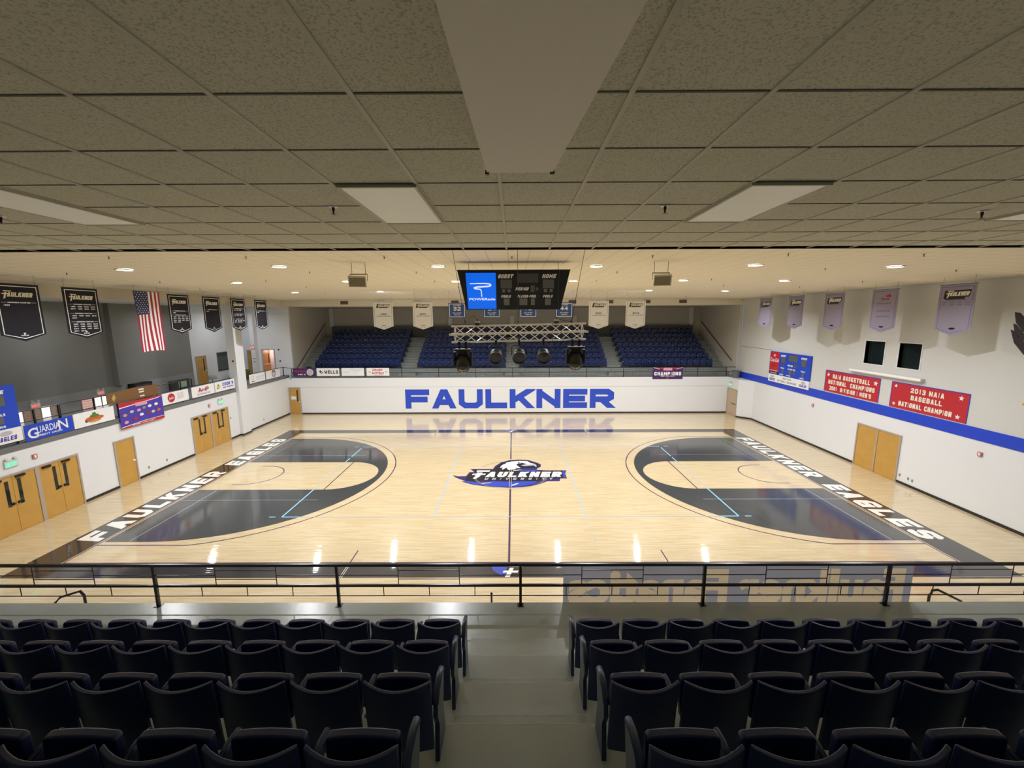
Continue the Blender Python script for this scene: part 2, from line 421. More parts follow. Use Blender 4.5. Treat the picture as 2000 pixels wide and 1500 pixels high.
def rect(x0, y0, x1, y1): return [(x0, y0), (x1, y0), (x1, y1), (x0, y1)]
def ring(cx, cy, r0, r1, n=28, ry=1.0, a0=0.0, a1=2 * math.pi):
    o = []
    for k in range(n):
        a, b = a0 + (a1 - a0) * k / n, a0 + (a1 - a0) * (k + 1) / n
        o.append([(cx + r0 * math.cos(a), cy + r0 * ry * math.sin(a)), (cx + r1 * math.cos(a), cy + r1 * ry * math.sin(a)), (cx + r1 * math.cos(b), cy + r1 * ry * math.sin(b)), (cx + r0 * math.cos(b), cy + r0 * ry * math.sin(b))])
    return o
def star(cx, cy, r, rot=math.pi / 2):
    P = [(cx + (r if k % 2 == 0 else r * 0.4) * math.cos(rot + k * math.pi / 5), cy + (r if k % 2 == 0 else r * 0.4) * math.sin(rot + k * math.pi / 5)) for k in range(10)]
    return [[(cx, cy), P[i], P[(i + 1) % 10]] for i in range(10)]
def prints(parent, fr, items, base=0.0):
    """items: (part name, colour, layer, list of polygons)"""
    for nm, c, ly, polys in items:
        if nm in ('digit_panel', 'star_outline'):
            for pl in polys: b = B(); b.poly(fr, pl, base + 0.004 * ly); b.build(nm, CLR[c], parent)
            continue
        b = B()
        for pl in polys: b.poly(fr, pl, base + 0.004 * ly)
        b.build(nm, CLR[c] if isinstance(c, str) else c, parent)
def board(name, label, cat, fr, w, h, c, items, group=None, depth=0.02, kind=None):
    """a flat board or cloth with printing: fr is its lower left corner"""
    b = B(); b.prism(fr, rect(0, 0, w, h), -depth, 0)
    o = b.build(name, CLR[c] if isinstance(c, str) else c)
    tag(o, label, cat, group)
    prints(o, fr, items)
    return o

_bf = {}
def bfont(text, cx, cy, h, width=None, bold=0.0, slant=0.0):
    """polygons of mixed-case lettering, cap height h, centred"""
    key = (text, bold)
    if key not in _bf:
        cu = bpy.data.curves.new('t', 'FONT'); cu.body = text; cu.offset = bold; cu.resolution_u = 3
        ob = bpy.data.objects.new('t', cu); COL.objects.link(ob); bpy.context.view_layer.update()
        me = ob.evaluated_get(bpy.context.evaluated_depsgraph_get()).to_mesh()
        _bf[key] = [[(me.vertices[i].co.x, me.vertices[i].co.y) for i in p.vertices] for p in me.polygons]
        bpy.data.objects.remove(ob); bpy.data.curves.remove(cu)
    P = _bf[key]; xs = [x for q in P for x, y in q]; x0, x1 = min(xs), max(xs)
    s = h / 0.70; sx = (width / (x1 - x0)) if width else s
    return [[(cx + (x - (x0 + x1) / 2) * sx + slant * (y * s - h / 2), cy - h / 2 + y * s) for x, y in q] for q in P]

# ================================================================== SETTING
b = B(); b.box(-18.15, 18.25, -13.4, 13.4, -0.15, 0)
floor = struct(b.build('floor', M_FLOOR))
FL = F((0, 0, 0), (1, 0, 0), (0, 1, 0))
def mark(name, m, polys, layer):
    b = B()
    for p in polys: b.poly(FL, p, 0.0012 * layer)
    return b.build(name, m, floor)
# border band and court lines
mark('border_band', M_PBLACK, [rect(-15.5, -8.4, -14.40, 8.40), rect(14.40, -8.4, 15.5, 8.40), rect(-14.40, 7.68, 14.40, 8.40), rect(-14.40, -8.4, 14.40, -7.68)], 1)
mark('court_outline', M_PPURP, [rect(-14.36, -7.64, -14.31, 7.64), rect(14.31, -7.64, 14.36, 7.64), rect(-14.31, 7.59, 14.31, 7.64), rect(-14.31, -7.64, 14.31, -7.59)], 1)
for sgn in (-1, 1):
    dark = []; o_, i_ = [(14.26, 6.33), (12.75, 6.33)], [(14.26, 1.83), (8.54, 1.83)]
    for k in range(1, 25):
        a = math.pi / 2 * k / 24
        o_.append((12.75 - 6.33 * math.sin(a), 6.33 * math.cos(a))); i_.append((8.54 - 1.83 * math.sin(a), 1.83 * math.cos(a)))
    for s2 in (-1, 1):
        for k in range(len(o_) - 1):
            q = [o_[k], o_[k + 1], i_[k + 1], i_[k]]; dark.append([(sgn * x, s2 * y) for x, y in (q if sgn * s2 > 0 else q[::-1])])
    mark('three_point_zone', M_PGREY, dark, 1)
    ln = [[(sgn * x, y) for x, y in rect(11.12, s * 6.55 - 0.025, 14.31, s * 6.55 + 0.025)] for s in (-1, 1)]
    a0 = math.asin(6.55 / 6.75)
    for pl in ring(-12.75, 0, 6.725, 6.775, 60, 1.0, -a0, a0): ln.append([(-sgn * x, y) for x, y in pl])
    ln += [[(-sgn * x, y) for x, y in pl] for pl in ring(-12.75, 0, 1.20, 1.25, 24, 1.0, -math.pi / 2, math.pi / 2)]
    ln.append([(sgn * x, y) for x, y in rect(8.515, -1.83, 8.565, 1.83)])
    for s in (-1, 1): ln.append([(sgn * x, y) for x, y in rect(12.75, s * 1.225 - 0.02, 13.15, s * 1.225 + 0.02)])
    mark('basketball_line', M_PPURP, ln, 2)
    vb = [rect(sgn * 9 - 0.03, 1.83, sgn * 9 + 0.03, 4.5), rect(sgn * 9 - 0.03, -4.5, sgn * 9 + 0.03, -1.83)]
    for s in (-1, 1): vb += [rect(min(sgn * 9, sgn * 8.2), s * 4.5 - 0.03, max(sgn * 9, sgn * 8.2), s * 4.5 + 0.03), rect(min(sgn * 9.25, sgn * 9.5), s * 4.5 - 0.03, max(sgn * 9.25, sgn * 9.5), s * 4.5 + 0.03)]
    mark('volleyball_line', M_PCYAN, vb, 3)
    pl = [rect(sgn * 9 - 0.02, -1.83, sgn * 9 + 0.02, 1.83), rect(sgn * 3 - 0.025, -4.5, sgn * 3 + 0.025, 4.5)]
    for s in (-1, 1):
        for k in range(4): pl.append(rect(sgn * 3 - 0.02, s * (4.85 + 0.45 * k), sgn * 3 + 0.02, s * (5.0 + 0.45 * k)))
        pl.append(rect(min(sgn * 8.2, 0), s * 4.5 - 0.018, max(sgn * 8.2, 0), s * 4.5 + 0.018))
    pl += [rect(min(sgn * 14.2, sgn * 8.3), s * 2.95 - 0.01, max(sgn * 14.2, sgn * 8.3), s * 2.95 + 0.01) for s in (-1, 1)]
    pl += [rect(sgn * 13.4 - 0.012, -6.3, sgn * 13.4 + 0.012, -1.9), rect(sgn * 13.4 - 0.012, 1.9, sgn * 13.4 + 0.012, 6.3)]
    mark('faint_line', M_PFAINT, pl, 2)
    tk = [rect(sgn * 5.1 - 0.02, s * 6.9, sgn * 5.1 + 0.02, s * 7.62) for s in (-1, 1)]
    mark('coaching_tick', M_PPURP, tk, 2)
    tk = [rect(sgn * 5.1 + d, s * 7.68, sgn * 5.1 + d + 0.015, s * 8.4) for s in (-1, 1) for d in (-0.03, 0.03)]
    mark('coaching_tick', M_PWHITE, tk, 3)
mark('centre_line', M_PPURP, [rect(-0.035, -7.6, 0.035, -1.75), rect(-0.035, 2.25, 0.035, 7.6)], 2)
mark('centre_circle', M_PPURP, ring(0, 0, 1.815, 1.845, 48, 1.0, R(35), R(145)), 2)
# end-line lettering
LT = F((-14.93, 0, 0), (0, 1, 0), (-1, 0, 0)); RT = F((14.93, 0, 0), (0, -1, 0), (1, 0, 0))
for fr in (LT, RT):
    b = B()
    for q in block('FAULKNER', -2.9, 0, 0.86, 6.7, t=0.27, gap=0.2, slant=0.10) + block('EAGLES', 3.83, 0, 0.86, 4.84, t=0.27, gap=0.2, slant=0.10): b.poly(fr, q, 0.003)
    b.build('painted_lettering', M_PWHITE, floor)
LG = {
'outer':[(-2.88,-0.13),(-2.59,-0.27),(-2.2,-0.25),(-2.09,0.29),(-1.84,0.29),(-2.09,0.74),(-0.91,0.73),(-0.83,1.14),(-0.54,1.7),(-0.08,2.07),(0.4,2.17),(0.91,2.12),(1.16,1.9),(1.5,1.58),(1.61,1.33),(1.57,1.03),(1.38,0.8),(1.34,0.59),(1.78,0.51),(2.85,0.51),(2.74,0.07),(2.75,-0.58),(2.42,-0.58),(2.35,-0.93),(1.76,-0.93),(1.33,-1.31),(0.94,-1.5),(0.54,-1.63),(-0.05,-1.69),(-0.57,-1.61),(-0.97,-1.57),(-1.73,-1.33),(-2.1,-1.11),(-2.35,-0.9),(-2.16,-0.88),(-2.52,-0.59),(-2.74,-0.36)],
'black':[(-2.13,-0.31),(-2.01,0.2),(-1.78,0.2),(-1.9,0.62),(-0.89,0.61),(-0.75,1.09),(-0.47,1.6),(-0.08,1.93),(0.39,2.04),(0.87,1.99),(1.11,1.77),(1.44,1.48),(1.52,1.3),(1.47,1.08),(1.28,0.86),(0.42,0.84),(1.2,0.59),(1.74,0.44),(2.65,0.41),(2.56,0.07),(2.56,-0.48),(2.14,-0.62),(1.69,-0.62),(1.29,-0.91),(0.39,-0.92),(-1.33,-0.82),(-1.77,-0.97),(-2.18,-0.72)],
'blue':[[(-1.31,-1.13),(-0.88,-0.91),(-0.24,-0.98),(0.08,-0.97),(0.58,-0.92),(1.32,-0.95),(1.11,-1.23),(0.63,-1.46),(0.14,-1.58),(-0.35,-1.57),(-0.85,-1.53),(-1.11,-1.33)],
 [(0.1,0.51),(0.62,0.65),(1.2,0.59),(1.49,0.36),(1.02,0.39),(0.41,0.46)],[(-2.33,-0.9),(-1.77,-0.97),(-1.31,-1.21),(-1.04,-1.49),(-1.55,-1.33),(-2.04,-1.11)],[(2.65,0.38),(2.8,0.45),(2.69,0.07),(2.71,-0.5),(2.61,-0.45),(2.61,0.03)]],
'white':[[(-0.57,0.88),(-0.46,1.29),(-0.24,1.55),(-0.26,1.65),(0.07,1.86),(0.47,1.93),(0.9,1.9),(1.01,1.69),(1.1,1.48),(0.89,1.43),(0.61,1.64),(0.28,1.44),(0.37,1.14),(0.52,0.87),(0.28,0.81),(0.19,0.65),(-0.12,0.58),(-0.21,0.87),(-0.26,0.87),(-0.38,0.65),(-0.46,0.68),(-0.4,0.94)],
 [(-1.38,-1.12),(-1.06,-1.1),(-0.87,-1.06),(-1.0,-1.15),(-1.31,-1.2)],[(0.03,-1.4),(0.26,-1.22),(0.41,-1.16),(0.26,-1.34),(0.08,-1.46)],[(0.1,0.49),(0.38,0.6),(0.59,0.65),(0.41,0.52),(0.17,0.45)],[(-1.7,0.52),(-1.04,0.52),(-1.09,0.31),(-1.74,0.32)],
 [(-1.69,0.22),(-1.41,0.22),(-1.44,0.06),(-1.23,0.06),(-1.28,-0.1),(-1.47,-0.1),(-1.53,-0.34),(-1.69,-0.6),(-1.84,-0.59),(-1.76,-0.34),(-1.72,-0.1),(-1.92,-0.1),(-1.89,0.06),(-1.72,0.06)]],
'beak':[[(0.89,1.43),(1.1,1.52),(1.29,1.43),(1.37,1.23),(1.34,0.98),(1.2,1.23),(0.77,1.13),(0.53,1.23),(0.67,1.33)]],
'beakw':[[(0.8,1.49),(1.09,1.57),(1.24,1.48),(1.13,1.43),(0.85,1.36)],[(0.46,1.72),(0.53,1.63),(0.54,1.53),(0.47,1.57)]],
'eye':[[(0.37,1.75),(0.46,1.78),(0.6,1.59),(0.57,1.44),(0.44,1.49)]]}
mark('logo_outline', M_PNAVY, [LG['outer']], 3)
mark('logo_field', M_PBLACK, [LG['black']], 4)
mark('logo_blue', M_PBLUE, LG['blue'], 5)
mark('logo_eagle', M_PWHITE, LG['white'] + block('AULKNER', 0.68, -0.04, 0.68, 3.72, t=0.30, gap=0.14, slant=0.22), 6)
mark('logo_beak', M_PLB, LG['beak'] + block('UNIVERSITY', 0.40, -0.63, 0.24, 3.3, t=0.24, gap=0.9, slant=0.2), 7)
mark('logo_eye', M_PBLACK, LG['eye'], 8)
mark('logo_highlight', M_PWHITE, LG['beakw'], 9)
M_THIN = paint('court_cream_line', (0.5, 0.45, 0.3))
mark('logo_line', M_THIN, [rect(-0.055, -1.68, -0.035, 0.7), rect(0.035, -1.68, 0.055, 0.7)] + ring(0, 0, 1.79, 1.805, 40, 1, R(200), R(345)) + ring(0, 0, 1.855, 1.87, 40, 1, R(200), R(345)), 10)
for ys, sc in ((-8.04, 1), (8.04, 0.8)):
    mark('border_emblem', M_PBLUE, [[(-0.55 * sc, ys + .3 * sc), (-.05, ys + .3 * sc), (-.1, ys - .3 * sc), (-.3 * sc, ys - .2 * sc), (-.5 * sc, ys)]], 4)
    mark('border_emblem', M_PWHITE, [[(0.02 * sc, ys + .30 * sc), (.45 * sc, ys + .30 * sc), (.43 * sc, ys + .18 * sc), (.0, ys + .18 * sc)], [(-.16 * sc, ys - .02 * sc), (.30 * sc, ys - .02 * sc), (.27 * sc, ys - .12 * sc), (-.19 * sc, ys - .12 * sc)], [(0.03 * sc, ys + .12 * sc), (.15 * sc, ys + .12 * sc), (.03 * sc, ys - .34 * sc), (-.12 * sc, ys - .34 * sc)]], 5)

# ------------------------------------------------ walls
def wall_x(name, x0, x1, y0, y1, z0, z1, m, holes=(), top=None):
    """wall slab lying along Y with rectangular openings (ya, yb, za, zb)"""
    b = B(); ys = sorted({y0, y1, *[h[0] for h in holes], *[h[1] for h in holes]}); zs = sorted({z0, z1, *[h[2] for h in holes], *[h[3] for h in holes]})
    for i in range(len(ys) - 1):
        for j in range(len(zs) - 1):
            cyy, czz = (ys[i] + ys[i + 1]) / 2, (zs[j] + zs[j + 1]) / 2
            if any(h[0] < cyy < h[1] and h[2] < czz < h[3] for h in holes): continue
            b.box(x0, x1, ys[i], ys[i + 1], zs[j], zs[j + 1])
    return struct(b.build(name, m))
def wall_y(name, y0, y1, x0, x1, z0, z1, m, holes=()):
    b = B(); xs = sorted({x0, x1, *[h[0] for h in holes], *[h[1] for h in holes]}); zs = sorted({z0, z1, *[h[2] for h in holes], *[h[3] for h in holes]})
    for i in range(len(xs) - 1):
        for j in range(len(zs) - 1):
            a, c = (xs[i] + xs[i + 1]) / 2, (zs[j] + zs[j + 1]) / 2
            if any(h[0] < a < h[1] and h[2] < c < h[3] for h in holes): continue
            b.box(xs[i], xs[i + 1], y0, y1, zs[j], zs[j + 1])
    return struct(b.build(name, m))
LH = 2.97
wl = wall_x('wall_left', -18.45, -18.15, -13.4, 13.6, 0, LH, M_WALL)
wall_x('wall_right', 18.25, 18.5, -22.5, 13.4, 0, 2.95, M_WALL)
wall_x('wall_right_upper', 18.25, 18.5, -22.5, 13.4, 2.95, 9.25, M_UPPER, holes=[(0.47, 1.60, 5.36, 6.50), (-1.38, -0.30, 5.36, 6.50)])
b = B(); b.box(18.225, 18.25, -13.6, 13.38, 2.95, 3.43); struct(b.build('trim_1', M_BLUEBAND))
b = B(); b.box(18.243, 18.25, 9.3, 13.38, 5.42, 5.44); struct(b.build('trim_2', M_LEDGE))
wf = wall_y('wall_far', 13.4, 13.65, -18.15, 17.5, 0, LH - 0.004, M_WALL)
b = B(); b.box(-17.05, 17.45, 13.392, 13.4, 2.212, 2.228); b.build('control_joint', mat('joint_grey', (0.45, 0.46, 0.46), 0.7), wf)  # plain grey strip marks the wall seam
WF = F((0, 13.4, 0), (1, 0, 0))
b = B()
for q in block('FAULKNER', -0.16, 1.22, 1.58, 16.95, t=0.30, asp=1.2, gap=0.13): b.poly(WF, q, 0.006)
b.build('painted_lettering', M_WALLBLUE, wf)
# boxed-out corner with its own door
b = B(); P = [(17.5, 13.65), (17.5, 11.85), (18.25, 11.1), (18.5, 11.1), (18.5, 13.65)]
b.prism(FL, P, 0, 2.94); struct(b.build('wall_corner', M_WALL))
wall_y('wall_near', -13.65, -13.4, -18.45, 18.5, 0, 2.895, M_WALL)
wall_y('wall_far_soffit', 13.4, 13.65, -18.45, 18.5, 8.65, 9.3, mat('soffit_paint', (0.72, 0.67, 0.55), 0.8))
wall_x('wall_left_soffit', -18.45, -18.15, -13.8, 13.4, 8.62, 9.3, MATS['soffit_paint'])
wall_y('wall_near_soffit', -13.85, -13.72, -18.45, 18.5, 8.72, 9.3, MATS['soffit_paint'])
# gym ceiling
b = B(); nx, ny = 36, 28; X = [-18.45 + 36.95 * i / nx for i in range(nx + 1)]; Y = [-13.8 + 27.25 * j / ny for j in range(ny + 1)]
vv = [(x, y, cz(x, y)) for y in Y for x in X]
b.add(vv, [(j * (nx + 1) + i, (j + 1) * (nx + 1) + i, (j + 1) * (nx + 1) + i + 1, j * (nx + 1) + i + 1) for j in range(ny) for i in range(nx)])
ceil = struct(b.build('ceiling', M_CEIL, smooth=True)); md = ceil.modifiers.new('thick', 'SOLIDIFY'); md.thickness = 0.05; md.offset = 1 if False else -1
# balcony ceiling over the camera
b = B(); b.box(-18.45, 18.5, -22.6, -13.72, 8.72, 8.8); nc = struct(b.build('ceiling_balcony', M_TILE))
b = B(); g = B()
for k in range(-30, 31):
    x = 0.07 + 0.61 * k
    if abs(x) < 18.2: b.box(x - 0.013, x + 0.013, -22.4, -13.72, 8.712, 8.72)
b.build('tile_runner', mat('runner_enamel', (0.60, 0.59, 0.50), 0.5), nc)
for k in range(-8, 7):
    y = -17.93 + 0.615 * k
    g.box(-18.4, 18.4, y - 0.006, y + 0.006, 8.716, 8.722)
g.build('tile_joint', mat('joint_shade', (0.22, 0.20, 0.17), 0.9), nc)  # dark bars paint the shadow line at the recessed tile edges
b = B(); b.box(-18.45, 18.5, -13.735, -13.712, 8.705, 8.722); b.build('edge_trim', mat('edge_metal', (0.16, 0.15, 0.13), 0.5), nc)
wall_y('wall_back', -22.75, -22.5, -18.45, 18.5, 0, 8.8, M_UPPER)
wall_x('wall_balcony_left', -18.45, -18.2, -22.6, -13.65, 0, 8.8, M_UPPER)
# balcony walkway, steps and seating tiers
def tiers(name, sgn, y0, zw, z0, run, rise, n, aisles, side_x, yend, mm):
    b = B()
    b.box(side_x[0], side_x[1], sgn * 13.405, sgn * (y0 + 0.001), zw - 0.3, zw)
    for k in range(n):
        ya = y0 + run * k; yb = y0 + run * (k + 1) if k < n - 1 else yend
        b.box(side_x[0], side_x[1], sgn * ya, sgn * yb, zw - 0.3, z0 + rise * k)
    for (xa, xb) in aisles:
        b.box(xa - 0.06, xb + 0.06, sgn * (y0 - 0.64), sgn * y0, zw, (zw + z0) / 2)
        for k in range(n - 1):
            ya = y0 + run * (k + 1); b.box(xa, xb, sgn * (ya - 0.27), sgn * ya, z0 + rise * k, z0 + rise * (k + 0.5))
    o = struct(b.build(name, mm))
    b = B(); rb = random.Random(5)
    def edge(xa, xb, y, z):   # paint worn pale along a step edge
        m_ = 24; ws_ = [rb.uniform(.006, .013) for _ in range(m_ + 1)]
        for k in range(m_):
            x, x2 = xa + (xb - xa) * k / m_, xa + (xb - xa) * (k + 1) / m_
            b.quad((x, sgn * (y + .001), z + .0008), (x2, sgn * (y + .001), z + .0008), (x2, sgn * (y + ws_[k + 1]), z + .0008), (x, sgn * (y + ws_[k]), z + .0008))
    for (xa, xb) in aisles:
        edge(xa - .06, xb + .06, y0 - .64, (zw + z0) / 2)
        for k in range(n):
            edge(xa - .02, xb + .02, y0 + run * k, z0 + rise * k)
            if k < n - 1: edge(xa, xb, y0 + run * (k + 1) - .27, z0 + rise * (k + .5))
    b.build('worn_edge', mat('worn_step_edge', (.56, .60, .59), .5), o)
    return o
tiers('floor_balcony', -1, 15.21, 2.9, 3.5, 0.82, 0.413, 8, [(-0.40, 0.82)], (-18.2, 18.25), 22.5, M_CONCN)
b = B(); b.box(-0.38, 0.62, -14.50, -14.44, 2.9, 2.903); struct(b.build('trim_3', mat('grip_strip', (0.07, 0.065, 0.055), 0.9)))
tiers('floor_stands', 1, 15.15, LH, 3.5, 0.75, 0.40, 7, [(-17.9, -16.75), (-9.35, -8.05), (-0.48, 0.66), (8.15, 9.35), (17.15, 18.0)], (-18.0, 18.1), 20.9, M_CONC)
b = B(); b.box(-17.2, 17.3, 20.35, 20.9, 5.9, 6.95); struct(b.build('wall_stands_curb', mat('dark_curb', (0.09, 0.095, 0.09), 0.7)))
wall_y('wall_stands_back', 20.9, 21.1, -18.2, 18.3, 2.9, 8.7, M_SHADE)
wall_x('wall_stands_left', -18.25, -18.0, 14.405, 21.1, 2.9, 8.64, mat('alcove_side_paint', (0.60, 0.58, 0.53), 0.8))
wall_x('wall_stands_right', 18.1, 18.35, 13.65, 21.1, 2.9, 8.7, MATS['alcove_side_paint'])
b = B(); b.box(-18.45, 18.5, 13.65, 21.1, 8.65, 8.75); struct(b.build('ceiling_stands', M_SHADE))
for i, x in enumerate((-17.3, -5.9, 0.04, 6.06, 17.2)):
    b = B(); b.box(x - 0.2, x + 0.2, 20.62, 20.9, 6.9, 7.9 if 1 <= i <= 3 else 8.65); struct(b.build('trim_%d' % (4 + i), M_UPPER))
# baseboards
def base(name, x0, x1, y0, y1):
    b = B(); b.box(x0, x1, y0, y1, 0, 0.11); struct(b.build(name, M_BASE))
base('baseboard_far', -17.12, 17.5, 13.375, 13.4)
for i, (a, c) in enumerate(((-13.4, -6.35), (-3.14, -1.6), (-0.53, 3.05), (6.2, 7.13), (8.02, 13.4))): base('baseboard_left_%d' % (i + 1), -18.15, -18.125, a, c)
base('baseboard_left_6', -17.93, -17.905, 7.13, 8.02)
b = B(); b.box(-18.15, -17.93, 7.125, 7.15, 0, 0.11); struct(b.build('baseboard_left_7', M_BASE))
for i, (a, c) in enumerate(((-13.4, -1.1), (1.47, 11.1))): base('baseboard_right_%d' % (i + 1), 18.225, 18.25, a, c)
b = B(); b.prism(FL, [(17.47, 11.9), (17.5, 11.82), (18.25, 11.07), (18.22, 11.05), (17.47, 11.8)], 0, 0.11); struct(b.build('baseboard_corner', M_BASE))
# left ledge, pilaster and column
b = B(); b.box(-18.5, -18.13, -13.4, 13.75, LH, 3.17); struct(b.build('trim_9', M_LEDGE))
b = B(); b.box(-18.3, -17.93, 7.15, 8.0, 0, LH); b.box(-18.45, -17.93, 7.15, 8.0, LH, 8.62); struct(b.build('wall_left_column', M_WALL))
# mezzanine lobby behind the left railing
b = B(); b.box(-23.0, -18.45, -13.4, 14.2, 2.7, LH); struct(b.build('floor_mezzanine', M_CONC))
wall_x('wall_lobby', -23.05, -22.8, -13.4, 9.75, LH, 8.65, M_CURTAIN)
b = B(); b.box(-22.8, -22.77, -13.4, 9.72, LH, 3.95); struct(b.build('trim_10', M_LOWGREY))
b = B(); b.box(-22.8, -22.5, 3.75, 4.2, 3.95, 8.6); struct(b.build('trim_11', M_CURTAIN))
wall_x('wall_lobby_white', -23.05, -22.8, 9.75, 14.4, LH, 8.65, M_WALL, holes=[(12.3, 14.1, 3.72, 5.1)])
wall_y('wall_lobby_end', 14.2, 14.4, -22.8, -18.0, LH, 8.65, M_WALL, holes=[(-20.4, -19.45, LH, 5.2)])
wall_y('wall_lobby_near', -13.6, -13.4, -23.05, -18.45, LH, 8.65, M_CURTAIN)
b = B(); b.box(-23.05, -18.45, -13.6, 14.4, 8.62, 8.7); struct(b.build('ceiling_lobby', M_UPPER))
b = B(); b.box(-21.05, -20.7, 13.75, 14.2, LH, 8.6); struct(b.build('trim_12', M_WALL))
b = B(); b.box(-20.45, -20.4, 14.4, 16, LH, 5.3); b.box(-19.4, -19.35, 14.4, 16, LH, 5.3); b.box(-20.45, -19.35, 16, 16.05, LH, 5.3); b.box(-20.45, -19.35, 14.4, 16, 5.25, 5.3); b.box(-20.45, -19.35, 14.4, 16, LH - 0.05, LH)
struct(b.build('wall_hallway', mat('hall_paint', (0.78, 0.70, 0.68), 0.6)))
hl = bpy.data.lights.new('hallway_bulb', 'POINT'); hl.energy = 14; hl.color = (1, 0.85, 0.85); hl.shadow_soft_size = 0.1
ho = bpy.data.objects.new('hallway_bulb', hl); COL.objects.link(ho); ho.location = (-19.8, 15.4, 5.0)

# ------------------------------------------------ doors
DN = [0]
def door(fr, w, h, leaves=1, vision=True, mats=M_DOOR, closer=False, pulls=True, knob=False):
    """fr at the lower left corner of the frame"""
    DN[0] += 1
    b = B(); t = 0.07
    b.prism(fr, rect(0, 0, t, h), -0.02, 0.05); b.prism(fr, rect(w - t, 0, w, h), -0.02, 0.05); b.prism(fr, rect(t, h - t, w - t, h), -0.02, 0.05)
    d = struct(b.build('door_%d' % DN[0], M_FRAME))
    lw = (w - 2 * t) / leaves
    if leaves == 2 and not vision: b = B(); b.prism(fr, rect(w / 2 - .035, 0, w / 2 + .035, h - t), .03, .06); b.build('mullion', M_FRAME, d)
    for k in range(leaves):
        x0 = t + lw * k; b = B(); b.prism(fr, rect(x0 + 0.006, 0.01, x0 + lw - 0.006, h - t - 0.006), 0, 0.03)
        lf = b.build('door_leaf', mats, d)
        inner = 1 if k == 0 else -1
        mx = x0 + lw if (leaves == 2 and k == 0) else (x0 if leaves == 2 else x0 + lw)
        if vision:
            xv = mx - 0.25 if (leaves == 1 or k == 0) else mx + 0.14
            b = B(); b.prism(fr, rect(xv, h * 0.46, xv + 0.12, h * 0.90), 0.03, 0.034); b.build('vision_panel', M_GLASSD, lf)
        if pulls and leaves == 2:
            xp = mx - 0.09 if k == 0 else mx + 0.09
            b = B(); b.lathe([(0.0, 0.05), (0.045, 0.045), (0.05, 0.0)], fr.p(xp, h * 0.50, 0.03), fr.n, 12); b.build('door_knob', M_BLACK, lf)
        if knob or (leaves == 1 and pulls):
            b = B(); b.lathe([(0.0, 0.06), (0.035, 0.055), (0.03, 0.02), (0.05, 0.0)], fr.p(x0 + lw - 0.08, h * 0.47, 0.03), fr.n, 12); b.build('door_knob', M_CHROME, lf)
        if closer:
            b = B(); b.prism(fr, rect(x0 + 0.1, h - t - 0.1, x0 + 0.4, h - t - 0.03), 0.03, 0.09); b.build('door_closer', M_BRONZE, lf)
    return d
def LW(y, z=0.0, x=-18.15): return F((x, y, z), (0, 1, 0))
def RW(y, z=0.0, x=18.25): return F((x, y, z), (0, -1, 0))
def FW(x, z=0.0, y=13.4): return F((x, y, z), (1, 0, 0))
door(LW(-6.32), 1.62, 2.2, 2, closer=True)
door(LW(-4.70), 1.55, 2.2, 2, closer=True)
door(LW(-1.58), 1.04, 2.2, 1, vision=False, knob=True)
door(LW(3.08), 1.54, 2.2, 2, closer=True)
door(LW(4.62), 1.54, 2.2, 2, closer=True)
door(RW(1.45), 2.52, 2.24, 2, vision=False, pulls=False)
d = door(FW(-18.08), 0.95, 2.22, 1)
b = B(); b.prism(FW(-18.08), rect(0.18, 1.22, 0.58, 1.48), 0.03, 0.034); b.build('paper_notice', M_WHITE, d)
d = door(F((17.5, 13.38, 0), (0, -1, 0)), 1.45, 2.12, 1, vision=False, mats=M_DOORBG, pulls=False)
prints(d, F((17.5, 13.38, 0), (0, -1, 0)), [('lettering', 'dgrey', 1, block('STORAGE', 0.98, 0.95, 0.10, 0.6, t=0.24))], 0.03)
door(F((-22.8, 10.05, LH), (0, 1, 0)), 1.02, 2.08, 1)
door(F((-21.65, 14.2, LH), (1, 0, 0)), 0.62, 2.22, 1)
# open lobby door with its leaf swung into the hallway
DN[0] += 1
fr = F((-20.45, 14.2, LH), (1, 0, 0)); b = B(); b.prism(fr, rect(0, 0, .06, 2.28), -.05, .04); b.prism(fr, rect(1.0, 0, 1.06, 2.28), -.05, .04); b.prism(fr, rect(.06, 2.22, 1.0, 2.28), -.05, .04)
d = struct(b.build('door_%d' % DN[0], M_FRAME)); f2 = F((-20.38, 14.25, LH), (0.05, 1.0, 0)); b = B(); b.prism(f2, rect(0, 0.01, 0.9, 2.2), -0.04, 0); lf = b.build('door_leaf', mat('lit_orange_veneer', (0.60, 0.27, 0.07), 0.35), d)
b = B(); b.prism(f2, rect(0.62, 0.95, 0.74, 1.9), 0, 0.005); b.build('vision_panel', M_BRONZE, lf)
b = B(); b.prism(f2, rect(0.05, 1.0, 0.8, 1.05), 0.0, 0.06); b.build('panic_bar', M_CHROME, lf)

